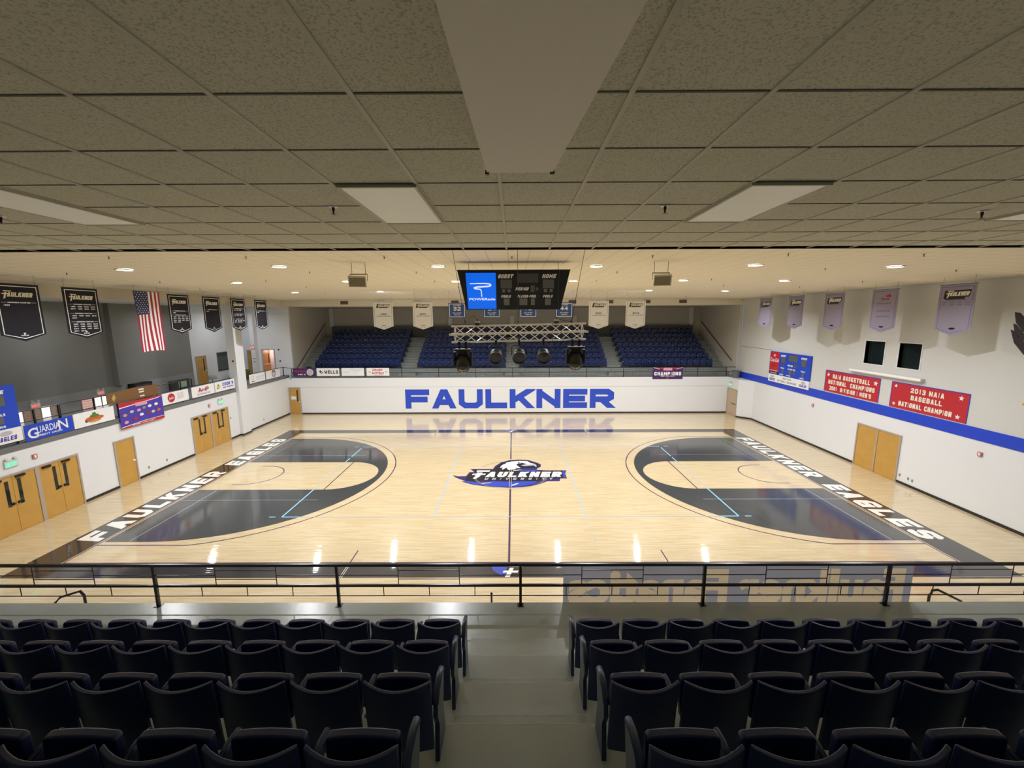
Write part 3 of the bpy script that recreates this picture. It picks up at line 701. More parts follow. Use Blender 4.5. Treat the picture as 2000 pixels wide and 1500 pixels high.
# ------------------------------------------------ windows
WN = [0]
def window(fr, w, h, depth=0.18, glass=M_GLASSD, frame_m=M_WALL, sill=True):
    WN[0] += 1; b = B(); t = 0.05
    for r_ in (rect(-t, -t, 0, h + t), rect(w, -t, w + t, h + t), rect(0, h, w, h + t), rect(0, -t, w, 0)): b.prism(fr, r_, -depth, 0.02)
    o = struct(b.build('window_%d' % WN[0], frame_m)); b = B(); b.prism(fr, rect(0, 0, w, h), -depth, -depth + 0.01); b.build('window_glass', glass, o); return o
window(RW(1.60, 5.36), 1.13, 1.14); window(RW(-0.30, 5.36), 1.08, 1.14)
window(F((-22.8, 12.3, 3.72), (0, 1, 0)), 1.8, 1.38, glass=mat('grey_shutter_glass', (0.10, 0.12, 0.11), 0.25), frame_m=M_LEDGE)
M_DAY = mat('daylit_pane', (1.0, 0.93, 0.90), 0.3, emit=1.6); M_DAYP = mat('daylit_pink_pane', (0.75, 0.45, 0.40), 0.3, emit=0.55); M_DAYT = mat('daylit_tan_pane', (0.40, 0.27, 0.22), 0.4, emit=0.25)
for (ya, yb, m) in ((-1.25, -0.97, M_DAY), (-0.95, -0.62, M_DAYT), (-0.58, -0.22, M_DAYT), (-0.2, 0.2, M_DAY), (0.22, 0.48, M_DAYT), (1.72, 2.30, M_DAYP), (2.40, 2.78, M_DAY), (2.82, 3.15, M_DAY)):
    WN[0] += 1; fr = F((-22.77, ya, LH), (0, 1, 0)); w = yb - ya; b = B(); b.prism(fr, rect(0, 0, w, 0.56), 0.0, 0.02); o = struct(b.build('window_%d' % WN[0], m))
    b = B()
    for z in (0.14, 0.28, 0.42): b.prism(fr, rect(0, z, w, z + 0.012), 0.02, 0.03)
    b.prism(fr, rect(-0.015, -0.0, 0.015, 0.57), 0.0, 0.035); b.prism(fr, rect(w - 0.015, 0, w + 0.015, 0.57), 0.0, 0.035); b.build('window_frame', M_FRAME, o)

# ================================================================== LAMPS
def ordn(i): return ['first', 'second', 'third', 'fourth', 'fifth', 'sixth', 'seventh', 'eighth', 'ninth', 'tenth', 'eleventh', 'twelfth', 'thirteenth', 'fourteenth'][i]
M_LENS = mat('lit_lens', (1.0, 0.97, 0.94), 0.3, emit=6.0)
M_RIM = mat('lamp_rim', (0.88, 0.87, 0.85), 0.4)
lens_b = B(); lens_b.lathe([(0.0, -0.03), (0.20, -0.02), (0.225, 0.0)], n=24)
rim_b = B(); rim_b.lathe([(0.225, 0.01), (0.228, -0.02), (0.26, -0.03), (0.27, 0.0)], n=24)
def copy_tree(o, parent=None):
    c = o.copy(); COL.objects.link(c)
    if parent is not None: c.parent = parent
    for ch in list(o.children): copy_tree(ch, c)
    return c
lamp = thing('recessed_downlight', 'x', 'ceiling light', (0, 0, 0), 'downlights in the gym ceiling')
lens_b.build('lens', M_LENS, lamp, smooth=True); rim_b.build('trim_ring', M_RIM, lamp, smooth=True)
rown = ['row nearest the balcony', 'middle row', 'far row', 'row hidden above the balcony edge']
for k, (x, y) in enumerate(LAMPS):
    if k >= 18: break
    if k in (14, 15): pass
    o = lamp if k == 0 else copy_tree(lamp)
    o.location = (x, y, cz(x, y) - 0.012)
    o['label'] = 'round white downlight lit in gym ceiling, %s from left in the %s' % (ordn(k % 6), rown[k // 6])
# troffers in the balcony ceiling
M_TROF = mat('prismatic_diffuser', (0.90, 0.87, 0.72), 0.4, bump=(2.2, 0.6, 0.03), emit=0.10)  # a faint glow is put into the diffusers
for (xa, w, lab) in ((-4.20, 0.61, 'cream light panel at the far left of the balcony ceiling'), (-1.13, 0.59, 'cream light panel in balcony ceiling, left of the long box'), (1.90, 0.59, 'cream light panel in balcony ceiling, right of the long box'), (4.94, 0.6, 'cream light panel cut off at the right edge of balcony ceiling')):
    t = thing('ceiling_troffer', lab, 'ceiling light', (xa + w / 2, -16.08, 8.72), 'faintly glowing troffers in the balcony ceiling')
    b = B(); b.box(xa + 0.02, xa + w - 0.02, -16.66, -15.49, 8.700, 8.715); b.build('diffuser', M_TROF, t)
    b = B()
    for r_ in ((xa, xa + 0.02, -16.69, -15.46), (xa + w - 0.02, xa + w, -16.69, -15.46), (xa + 0.02, xa + w - 0.02, -16.69, -16.67), (xa + 0.02, xa + w - 0.02, -15.48, -15.46)): b.box(*r_, 8.694, 8.72)
    b.build('frame', MATS['runner_enamel'], t)
# long smooth box on the balcony ceiling
t = thing('ceiling_box', 'long smooth cream box fixed under the balcony ceiling above the aisle', 'ceiling box', (0.2, -18.2, 8.72))
b = B(); b.prism(FL, [(0.01, -17.28), (-0.10, -20.0), (0.66, -20.0), (0.40, -17.28)], 8.60, 8.712); b.build('housing', mat('cream_enamel', (0.86, 0.82, 0.74), 0.5), t)
b = B(); b.box(0.0, 0.022, -17.285, -17.262, 8.592, 8.615); b.build('corner_clip', M_BRONZE, t)
b = B(); b.box(0.383, 0.410, -17.285, -17.27, 8.592, 8.615); b.build('corner_clip', M_BRONZE, t)
# sprinklers
sp = thing('sprinkler_head', 'x', 'sprinkler', (0, 0, 0), 'sprinkler heads under the gym ceiling')
b = B(); b.lathe([(0.055, 0.0), (0.05, -0.012), (0.02, -0.016)], n=14); b.build('escutcheon', M_CHROME, sp, smooth=True)
b = B(); b.lathe([(0.016, 0), (0.016, -0.05), (0.010, -0.055), (0.010, -0.085), (0.035, -0.09), (0.0, -0.094)], n=10); b.build('nozzle', M_BRONZE, sp, smooth=True)
SPR = [(-11.09, -7.92), (-7.53, -7.49), (-3.61, -7.28), (0.13, -7.16), (4.25, -7.25), (7.97, -7.62), (11.65, -7.79), (-15.18, -5.2), (-7.65, -3.43), (-3.62, -3.15), (4.29, -2.83), (11.44, -4.33), (15.43, -5.05),
       (-15.0, -1.58), (-11.16, -0.34), (-3.67, 1.0), (4.25, 1.1), (9.46, 0.2), (15.41, 2.89), (15.74, -0.77), (-15.97, 2.03), (-11.18, 3.48), (11.67, 3.53), (-12.12, 7.91), (-3.06, 5.17), (13.01, 11.88)]
spn = ['left of the %s' , 'right of the %s']
for k, (x, y) in enumerate(SPR):
    o = sp if k == 0 else copy_tree(sp); o.location = (x, y, cz(x, y) - 0.005); o.scale = (0.9, 0.9, 0.9)
    j = min(range(18), key=lambda q: (LAMPS[q][0] - x) ** 2 + (LAMPS[q][1] - y) ** 2); lx, ly = LAMPS[j]
    o['label'] = 'sprinkler head %s of and %s the %s downlight from left, %s' % ('left' if x < lx else 'right', 'nearer than' if y < ly else 'beyond', ordn(j % 6), rown[j // 6].replace('row nearest the balcony', 'near row'))
for (x, y, lab) in ((-1.41, -16.07, 'brass sprinkler head in balcony ceiling beside the left light panel'), (1.50, -16.05, 'brass sprinkler head in balcony ceiling beside the right light panel'), (-4.68, -15.79, 'sprinkler head in balcony ceiling at the left edge'), (4.55, -15.8, 'sprinkler head in balcony ceiling at the right edge')):
    o = copy_tree(sp); o.location = (x, y, 8.72); o.scale = (0.75,) * 3; o['label'] = lab; o['group'] = 'sprinkler heads under the balcony ceiling'

# vents in the far soffit
vt = thing('air_vent', 'x', 'vent', (0, 0, 0), 'vents along the far soffit')
b = B(); fr = F((-0.3, 0, -0.13), (1, 0, 0)); b.prism(fr, rect(0, 0, 0.6, 0.26), 0, 0.008); b.build('backing', mat('vent_dark', (0.10, 0.065, 0.045), 0.7), vt)
b = B()
for k in range(5): b.prism(fr, rect(0.02, 0.03 + 0.05 * k, 0.58, 0.045 + 0.05 * k), 0.008, 0.018)
for k in range(4): b.prism(fr, rect(0.02 + 0.185 * k, 0.02, 0.03 + 0.185 * k, 0.24), 0.008, 0.018)
b.build('grille', mat('vent_bronze', (0.20, 0.14, 0.10), 0.5), vt)
for k, x in enumerate((-13.1, -10.2, -7.3, -4.4, -1.5, 1.9, 4.8, 7.7, 10.6, 13.45)):
    o = vt if k == 0 else copy_tree(vt); o.location = (x, 13.4, 8.93); o['label'] = 'brown air vent on the beam over the far stands, %s from left' % ordn(k)

# ================================================================== SEATS
def seat_back():
    b = B(); n = 10; rows = 5; F_, K_ = [], []
    for j in range(rows + 1):
        for i in range(n + 1):
            s = -1 + 2 * i / n; x = 0.250 * s
            top = 0.738 + 0.02 * s * s; z = 0.12 + (top - 0.12) * j / rows
            y = -0.045 - 0.075 * (1 - s * s) * (0.4 + 0.6 * j / rows) - 0.05 * (j / rows)
            F_.append((x, y + 0.016, z)); K_.append((x, y - 0.016, z))
    N = n + 1; M = len(F_); fs = []
    for j in range(rows):
        for i in range(n):
            a = j * N + i; fs.append((a, a + N, a + N + 1, a + 1)); fs.append((M + a, M + a + 1, M + a + N + 1, M + a + N))
    for i in range(n):
        fs.append((i, i + 1, M + i + 1, M + i)); a = rows * N + i; fs.append((a, M + a, M + a + 1, a + 1))
    for j in range(rows):
        a = j * N; fs.append((a, M + a, M + a + N, a + N)); a = j * N + n; fs.append((a, a + N, M + a + N, M + a))
    b.add(F_ + K_, fs); return b
def seat_pan():
    b = B(); P = [(-0.20, 0.28), (0.20, 0.28), (0.215, 0.47), (0.213, 0.62), (0.20, 0.64), (0.10, 0.651), (0, 0.655), (-0.10, 0.651), (-0.20, 0.64), (-0.213, 0.62), (-0.215, 0.47)]
    fr = F((0, 0.075, 0), (-1, 0, 0)); b.prism(fr, P, -0.03, 0.03); return b
def seat_arm(x=0.266):
    b = B(); b.tube([(x, -0.02, 0.46), (x, 0.03, 0.505), (x, 0.12, 0.525), (x, 0.21, 0.51)], 0.020, 8); return b
def seat_leg(x=0.266):
    b = B(); P = [(-0.06, 0.0), (0.10, 0.0), (0.09, 0.04), (0.055, 0.30), (0.08, 0.45), (0.06, 0.51), (-0.02, 0.51), (-0.05, 0.45), (0.0, 0.30), (-0.02, 0.04)]
    fr = F((x, 0.05, 0), (0, 1, 0)); b.prism(fr, P, -0.014, 0.014); b.box(x - 0.024, x + 0.024, 0.0, 0.14, 0, 0.012); return b
def end_panel(x=0.266, s=1):
    b = B(); P = [(-0.10, 0.0), (0.17, 0.0), (0.15, 0.10), (0.12, 0.30), (0.16, 0.48), (0.18, 0.565), (0.16, 0.58), (0.02, 0.58), (-0.10, 0.52), (-0.12, 0.42), (-0.06, 0.30)]
    fr = F((x, 0.05, 0), (0, 1, 0)); b.prism(fr, P, -0.018, 0.018); return b
def end_cap(x):
    b = B(); b.tube([(x, -0.06, 0.52), (x, 0.0, 0.59), (x, 0.12, 0.60), (x, 0.22, 0.57)], 0.026, 8); return b
proto = thing('stadium_seat', 'x', 'seat', (0, 0, 0), 'navy folding seats on the near balcony')
M_NAVYN = M_NAVY
seat_back().build('backrest', M_NAVYN, proto, smooth=True, bevel=0.006)
seat_pan().build('seat_pan', M_NAVYN, proto, smooth=True, bevel=0.012)
seat_arm().build('armrest', M_STD, proto, smooth=True)
std_ = seat_leg().build('standard', M_STD, proto)
bolt = B(); bolt.lathe([(0.022, 0.0), (0.018, 0.012), (0, 0.014)], (0.266, 0.0, 0.36), (0, -1, 0), 8); bolt.build('pivot_cap', M_CHROME, std_)
WS = 0.545
counts = [13, 11, 9, 7]
PARTS = list(proto.children)
def new_seat(loc, label, skip=()):
    e = proto.copy(); COL.objects.link(e); e.location = loc; e['label'] = label
    for p in PARTS:
        if p.name.split('.')[0] in skip: continue
        c = copy_tree(p, e)
    return e
EP = {lx: (end_panel(lx).build('end_panel', M_STD), end_cap(lx).build('armrest', M_STD, smooth=True)) for lx in (0.272, -0.272)}
for side in (-1, 1):
    for r_ in range(4):
        xe = -0.44 if side < 0 else 0.86
        for k in range(counts[r_] - (1 if side > 0 else 0)):
            x = xe + side * WS * (k + 0.5)
            o = new_seat((x, -15.47 - 0.82 * r_, 3.5 + 0.413 * r_),
                         'navy folding seat, %s from the aisle in the %s balcony row %s of the aisle' % (ordn(k), ordn(r_), 'left' if side < 0 else 'right'),
                         ('armrest', 'standard', 'pivot_cap') if (k == 0 and side < 0) else ())
            if k == 0:
                for p in EP[0.272 if side < 0 else -0.272]:
                    c = p.copy(); COL.objects.link(c); c.parent = o
for p in [ch for q in PARTS for ch in q.children] + PARTS + [proto] + [q for e in EP.values() for q in e]: bpy.data.objects.remove(p)

M_CAPGLINT = mat('arm_cap_glint', (.82, .85, .9), .3)  # white cap added to paint the glint on each far armrest
# far stands: the same seats facing the court, one mesh each
def far_seat():
    b = B()
    for q in (seat_back(), seat_pan()):
        n = len(b.v); b.v += q.v; b.f += [[i + n for i in f] for f in q.f]; b.m += [0] * len(q.f)
    b.ci = 1
    for q in (seat_arm(), seat_leg()):
        n = len(b.v); b.v += q.v; b.f += [[i + n for i in f] for f in q.f]; b.m += [1] * len(q.f)
    b.ci = 2; b.lathe([(0, .035), (.02, .028), (.03, 0), (.02, -.01)], (0.266, .19, .53), (0, .6, .8), 8)
    b.ci = 0; b.box(-.245, .245, .02, .045, .16, .50)
    return b
FS = [(-16.68, -9.43), (-7.98, -0.53), (0.73, 8.10), (9.42, 17.06)]
fsn = ['far left', 'centre left', 'centre right', 'far right']
fp = far_seat().build('stadium_seat', [M_NAVY, M_STD, M_CAPGLINT], smooth=True)
tag(fp, 'x', 'seat', 'navy folding seats across the court')
fme = fp.data
for r_ in range(4):
    for s_, (xa, xb) in enumerate(FS):
        for k in range(14):
            o = fp.copy(); COL.objects.link(o); w = (xb - xa) / 14
            o.location = (xa + w * (k + 0.5), 15.42 + 0.75 * r_, 3.5 + 0.40 * r_); o.rotation_euler = (0, 0, math.pi); o.scale = (w / WS, 1, 1)
            o['label'] = 'navy folding seat across court, %s from left, %s row, %s block' % (ordn(k), ordn(r_), fsn[s_])
bpy.data.objects.remove(fp)
b = B(); src = far_seat()
for r_ in range(4, 7):
    for (xa, xb) in FS:
        w = (xb - xa) / 14
        for k in range(14):
            n = len(b.v); cx_, cy_, cz_ = xa + w * (k + 0.5), 15.42 + 0.75 * r_, 3.5 + 0.40 * r_
            b.v += [(cx_ - x * w / WS, cy_ - y, cz_ + z) for x, y, z in src.v]; b.f += [[i + n for i in f] for f in src.f]; b.m += src.m
o = b.build('stadium_seat', [M_NAVY, M_STD, M_CAPGLINT], smooth=True)
tag(o, 'three shadowed back rows of navy folding seats across the court', 'seats', 'navy folding seats across the court', 'stuff')

# ================================================================== RAILINGS
def railing(name, label, y, x0, x1, posts, ztop, zmid, zlow, zbase, sgn, cat='railing', pick=True):
    t = thing(name, label, cat, ((x0 + x1) / 2, y, zbase))
    b = B(); b.box(x0, x1, y - 0.022, y + 0.022, ztop - 0.045, ztop); b.build('top_rail', M_RAIL, t, bevel=0.005)
    b = B(); b.box(x0, x1, y - 0.016, y + 0.016, zmid - 0.02, zmid + 0.02); b.build('middle_rail', M_RAIL, t)
    b = B(); b.tube([(x0, y, zlow), (x1, y, zlow)], 0.0085, 6); b.build('lower_rail', M_RAIL, t)
    for px in posts:
        b = B(); b.box(px - 0.022, px + 0.022, y - 0.022, y + 0.022, zbase, ztop - 0.045); b.box(px - 0.05, px + 0.05, y - 0.05, y + 0.05, zbase, zbase + 0.008); b.build('post', M_RAIL, t)
    if pick:
        d = posts[1] - posts[0]
        for px in posts[:-1]:
            xa, xb = px + d / 3, px + 2 * d / 3; r = 0.0075; zu, zl = ztop - 0.12, zmid + 0.12; zm2 = (ztop + zmid) / 2 - 0.01
            b = B()
            for x in (xa, xb): b.tube([(x, y, zmid), (x, y, ztop - 0.04)], r, 6)
            b.tube([(px, y, zm2), (xa, y, zm2)], r, 6); b.tube([(xb, y, zm2), (px + d, y, zm2)], r, 6)
            b.tube([(xa, y, zu), (xb, y, zu)], r, 6); b.tube([(xa, y, zl), (xb, y, zl)], r, 6)
            for q in (0.25, 0.5, 0.75): b.tube([(px + d * q, y, zlow), (px + d * q, y, zmid)], r, 6)
            b.build('infill_bars', M_RAIL, t)
    return t
PN = [0.27 + 3.10 * k for k in range(-4, 5)]
railing('balcony_railing', 'black steel railing along the near balcony edge in front of the seats', -13.47, PN[0], PN[-1], PN, 3.67, 3.27, 3.08, 2.9, -1)
PF = [-17.75] + [0.09 + 2.98 * k for k in range(-5, 6)] + [17.3]
t = railing('stands_railing', 'thin black railing along the far wall top below the blue seats', 13.48, -17.75, 18.05, PF[1:-1], 3.76, 3.37, 3.10, LH, 1)
for px in (PF[0], PF[-1]):
    b = B(); b.box(px - 0.02, px + 0.02, 13.46, 13.50, LH, 3.72); b.build('post', M_RAIL, t)
# left mezzanine railing
t = thing('mezzanine_railing', 'black railing with signs along the left mezzanine ledge', 'railing', (-18.32, 0, 3.17))
b = B()
b.tube([(-18.32, -13.3, 4.33), (-18.32, 3.75, 4.33)], 0.022, 8); b.build('top_rail', M_RAIL, t)
b = B(); b.tube([(-18.32, -13.3, 3.92), (-18.32, 7.1, 3.90)], 0.02, 8); b.build('middle_rail', M_RAIL, t)
b = B(); b.tube([(-18.32, -13.3, 3.25), (-18.32, 7.1, 3.25)], 0.014, 8); b.build('lower_rail', M_RAIL, t)
b = B(); b.tube([(-18.32, 8.0, 3.88), (-18.32, 13.3, 3.88), (-17.80, 13.44, 3.76)], 0.02, 8); b.build('top_rail', M_RAIL, t)
b = B(); b.tube([(-18.32, 8.0, 3.25), (-18.32, 13.3, 3.25), (-17.80, 13.44, 3.12)], 0.014, 8); b.build('lower_rail', M_RAIL, t)
for y in (-12, -10.5, -9, -7.5, -6.2, -4.95, -4.28, -3.36, -1.95, -0.9, 0.6, 1.3, 2.9, 3.7):
    b = B(); b.box(-18.345, -18.295, y - (0.06 if y in (-3.36,) else 0.022), y + 0.022, 3.17, 4.33); b.build('post', M_RAIL, t)
for y in (5.2, 6.9, 8.4, 10.5, 12.5, 13.3):
    b = B(); b.box(-18.345, -18.295, y - 0.022, y + 0.022, 3.17, 3.9); b.build('post', M_RAIL, t)
for (xs, pts, lab) in ((1, [(-17.93, 13.9, 3.33), (-17.93, 14.4, 3.42), (-17.93, 20.6, 7.23)], 'wooden handrail sloping up the left side wall of the far stands'), (-1, [(18.03, 14.2, 4.2), (18.03, 20.3, 7.28)], 'wooden handrail sloping up the right side wall of the far stands')):
    t = thing('handrail', lab, 'handrail', pts[0]); b = B(); b.tube(pts, 0.035, 8); b.build('rail', mat('brown_rail', (0.10, 0.07, 0.055), 0.5), t)
    b = B()
    for q in (0.1, 0.5, 0.9):
        P = Vector(pts[-2]).lerp(Vector(pts[-1]), q); b.tube([P, P + Vector((-xs * 0.07, 0, -0.05))], 0.012, 6)
    b.build('bracket', M_BRONZE, t)
for (pts, lab) in (([(-7.92, -13.3, 0), (-7.92, -13.3, 2.82), (-7.86, -13.25, 2.90), (-7.55, -13.2, 2.98), (-7.49, -13.2, 2.9), (-7.49, -13.2, 0)], 'black pipe handrail showing above the balcony edge, left side'),
                   ([(7.50, -13.2, 0), (7.50, -13.2, 2.88), (7.54, -13.2, 2.97), (7.63, -13.2, 2.98), (7.96, -13.3, 2.83), (8.0, -13.3, 2.7), (8.0, -13.3, 0)], 'black pipe handrail showing above the balcony edge, right side')):
    b = B(); b.tube(pts, 0.022, 8); o = b.build('pipe_handrail', M_RAIL, smooth=True); tag(o, lab, 'handrail')
b = B(); b.tube([(-0.24, -13.2, 0), (-0.24, -13.2, 2.9)], 0.018, 8); b.lathe([(0.018, 0), (0.024, 0.02), (0.0, 0.05)], (-0.24, -13.2, 2.9)); tag(b.build('pole', M_RAIL), 'slim dark pole end rising behind the balcony edge near the aisle', 'pole')

# ================================================================== SCOREBOARD, TRUSS
bd = thing('scoreboard', 'black trapezoid scoreboard hanging over the court with a lit blue screen', 'scoreboard', (0.18, -5.3, 9.1))
T = [(-1.65, -6.0), (2.01, -6.0), (2.01, -5.5), (-1.65, -5.5)]; Bm = [(-1.40, -5.72), (1.74, -5.72), (1.74, -5.42), (-1.40, -5.42)]
b = B(); b.add([(x, y, 8.01) for x, y in Bm] + [(x, y, 9.26) for x, y in T], [(3, 2, 1, 0), (4, 5, 6, 7), (0, 1, 5, 4), (1, 2, 6, 5), (2, 3, 7, 6), (3, 0, 4, 7)])
M_SB = mat('scoreboard_black', (0.012, 0.013, 0.016), 0.35); b.build('cabinet', M_SB, bd)
b = B()
for x, y in ((-1.3, -5.75), (1.65, -5.75)): b.tube([(x, y, 9.26), (x, y, cz(x, y))], 0.008, 6)
b.build('hanging_cable', M_STEEL, bd)
b = B(); b.box(-1.66, 2.02, -6.02, -5.48, 9.25, 9.275); b.build('top_frame', M_BLACK, bd)
fr = F((0, -5.72, 8.01), (1, 0, 0), (0, -0.28, 1.25))
def facet(fr, sx=1):
    scr = [(-1.34, 0.03), (-0.40, 0.03), (-0.40, 1.20), (-1.38, 1.20)]
    prints(bd, fr, [('video_screen', 'lit', 2, [scr])], 0.002)
    g = [(-1.10, .86, -.60, .93)]
    sw = []
    P = [(-1.25, .855), (-1.0, .862), (-.75, .862), (-.62, .85), (-.565, .82), (-.58, .79), (-.66, .768), (-.82, .76), (-1.0, .752), (-1.10, .735), (-1.12, .71), (-1.06, .69), (-.96, .685), (-.90, .665), (-.885, .60), (-.875, .43)]
    for i in range(len(P) - 1):
        a, c = Vector(P[i]), Vector(P[i + 1]); n = Vector((-(c - a).y, (c - a).x)).normalized() * (0.012 + 0.012 * math.sin(math.pi * (i + .5) / 15)); sw.append([tuple(a + n), tuple(a - n), tuple(c - n), tuple(c + n)])
    prints(bd, fr, [('screen_logo', 'litwhite', 3, sw + bfont('POWERade', -0.86, 0.355, 0.075, 0.86, bold=0.02, slant=0.1))], 0.002)
    prints(bd, fr, [('lettering', 'white', 2, block('GUEST', -.08, 1.09, .125, .48, t=.26, slant=.3) + block('HOME', 1.34, 1.09, .125, .44, t=.26, slant=.3) + block('PERIOD', .46, .685, .10, .42, t=.26, slant=.3)
                         + block('FOULS', -.07, .44, .085, .31, t=.28, slant=.3) + block('PLAYER-FOUL', .62, .44, .085, .62, t=.28, slant=.3) + block('FOULS', 1.31, .44, .085, .31, t=.28, slant=.3)),
                    ('clock_panel', 'dgrey', 2, [rect(.29, .88, .98, 1.18)]),
                    ('digit_panel', 'display', 2, [rect(-.25, .70, .12, .985), rect(1.13, .70, 1.50, .985), rect(.735, .58, .865, .795), rect(.90, .635, .99, .73)]),
                    ('digit_panel', 'display2', 2, [rect(-.20, .575, -.10, .67), rect(-.02, .575, .08, .67), rect(1.17, .575, 1.28, .675), rect(1.36, .575, 1.46, .675),
                                                    rect(-.15, .15, .04, .365), rect(.37, .15, .63, .365), rect(.75, .15, .88, .365), rect(1.22, .15, 1.41, .365)])], 0.002)
    b = B(); b.prism(fr, rect(1.655, 0.0, 1.665, 1.27), 0.002, 0.012); b.build('edge_strip', M_STEEL, bd)
facet(fr)
# lighting truss
tr = thing('lighting_truss', 'silver box lighting truss hanging in front of the scoreboard', 'truss', (0.3, -8.5, 7.33))
X0, X1, cy_, zc, dz = -1.52, 2.13, -8.5, 7.335, 0.215
def tz(x): return 0.019 * (x - 0.3)
CH = [(0, dz), (-dz, 0), (0, -dz), (dz, 0)]
for i, (a, c) in enumerate(CH):
    e = 0.03 if a else 0
    b = B(); b.tube([(X0 - e, cy_ + a, zc + c + tz(X0)), (X1 + e, cy_ + a, zc + c + tz(X1))], 0.025, 10); b.build('chord', M_CHROME, tr, smooth=True)
for i in range(4):
    (a0_, c0_), (a1_, c1_) = CH[i], CH[(i + 1) % 4]; n = 12; b = B()
    for k in range(n):
        xa = X0 + 0.1 + (X1 - X0 - 0.2) * k / n; xb = X0 + 0.1 + (X1 - X0 - 0.2) * (k + 1) / n
        p, q = ((a0_, c0_), (a1_, c1_)) if k % 2 == 0 else ((a1_, c1_), (a0_, c0_))
        b.tube([(xa, cy_ + p[0], zc + p[1] + tz(xa)), (xb, cy_ + q[0], zc + q[1] + tz(xb))], 0.011, 6)
    for x in (X0 + 0.1, X1 - 0.1): b.tube([(x, cy_ + a0_, zc + c0_ + tz(x)), (x, cy_ + a1_, zc + c1_ + tz(x))], 0.012, 6)
    b.build('lattice', M_CHROME, tr)
for (xb, xt) in ((-1.13, -1.44), (0.29, 0.28), (1.73, 2.06)):
    b = B(); b.tube([(xb, cy_, zc + dz + tz(xb)), (xt, cy_, cz(xt, cy_))], 0.007, 6); b.lathe([(0, 0), (.022, .02), (.022, .05), (0, .07)], (xb, cy_, zc + dz + 0.05)); b.build('hanging_cable', M_STEEL, tr)
for (x, lab) in ((-0.81, 'small white control box with antenna on the left of truss'), (1.33, 'small white control box with antenna on the right of truss')):
    t = thing('control_box', lab, 'control box', (x, -8.5, 7.60), 'boxes on top of the lighting truss'); z = zc + dz + 0.025 + tz(x)
    b = B(); b.box(x - .055, x + .055, -8.55, -8.45, z, z + .06); b.build('body', CLR['dgrey'], t); b = B(); b.box(x - .062, x + .062, -8.555, -8.445, z + .06, z + .095); b.build('lid', M_WHITE, t, bevel=.01)
    b = B(); b.tube([(x + .01, -8.5, z + .095), (x + .01, -8.5, z + .15)], .012, 8); b.build('antenna', M_BLACK, t)
cabl = ['thin black cable arching over the left box on the truss', 'thin black cable joining the right box to the truss end', 'thin black cable hanging down right of the truss middle', 'thin black cable drooping to the left moving-head light', 'thin black cable drooping to the right moving-head light', 'thin black cable between the left and middle round stage lights']
for P in ([(-1.02, -8.5, 7.58), (-1.03, -8.52, 7.74), (-.9, -8.52, 7.80), (-.81, -8.5, 7.70)], [(1.36, -8.5, 7.70), (1.6, -8.52, 7.66), (1.74, -8.5, 7.62)], [(1.2, -8.74, 7.60), (1.19, -8.74, 7.3), (1.22, -8.72, 7.05), (1.3, -8.7, 6.98)], [(-.9, -8.74, 7.4), (-1.05, -8.74, 7.2), (-1.2, -8.6, 7.1)], [(1.45, -8.76, 7.5), (1.42, -8.77, 7.3), (1.5, -8.74, 7.12), (1.8, -8.7, 7.08)], [(-.45, -8.6, 7.08), (0.0, -8.62, 7.04), (.3, -8.6, 7.1)]): 
    b = B(); b.tube(P, .006, 6); tag(b.build('power_cable', M_BLACK, smooth=True), cabl.pop(0), 'cable')
parl = ['left of the three round stage lights under the truss', 'middle of the three round stage lights under the truss', 'right one of the three round stage lights under truss']
for i, x in enumerate((-.31, .32, .98)):
    z0 = 7.10 + tz(x); zc2 = 6.73; ax = Vector((0.0, -0.93, -0.36)).normalized()
    t = thing('stage_light', 'black %s' % parl[i], 'stage light', (x, -8.5, z0), 'round stage lights under the truss')
    c = Vector((x, -8.62, zc2))
    b = B(); b.lathe([(0.0, -.17), (.10, -.165), (.165, -.10), (.17, .10), (.185, .12), (.185, .15), (.165, .15)], c, ax, 24); can = b.build('can', M_BLACK, t, smooth=True)
    b = B(); b.lathe([(.165, .125), (.0, .135)], c, ax, 24); b.build('lens', mat('dark_lens', (.02, .022, .02), .12), can, smooth=True)
    b = B(); b.lathe([(.165, .15), (.19, .155), (.19, .14)], c, ax, 24); b.build('rim', M_STEEL, can)
    b = B(); b.tube([(x - .2, -8.6, zc2), (x - .2, -8.55, zc2 + .22), (x - .16, -8.52, zc2 + .27), (x + .16, -8.52, zc2 + .27), (x + .2, -8.55, zc2 + .22), (x + .2, -8.6, zc2)], .012, 6); b.build('yoke', M_STEEL if i != 1 else M_BLACK, t)
    b = B(); b.box(x - .02, x + .02, -8.54, -8.48, zc2 + .27, z0 + .04); b.lathe([(.035, -.03), (.035, .03)], (x, -8.5, z0 + .02), (1, 0, 0), 10); b.build('clamp', M_BLACK, t)
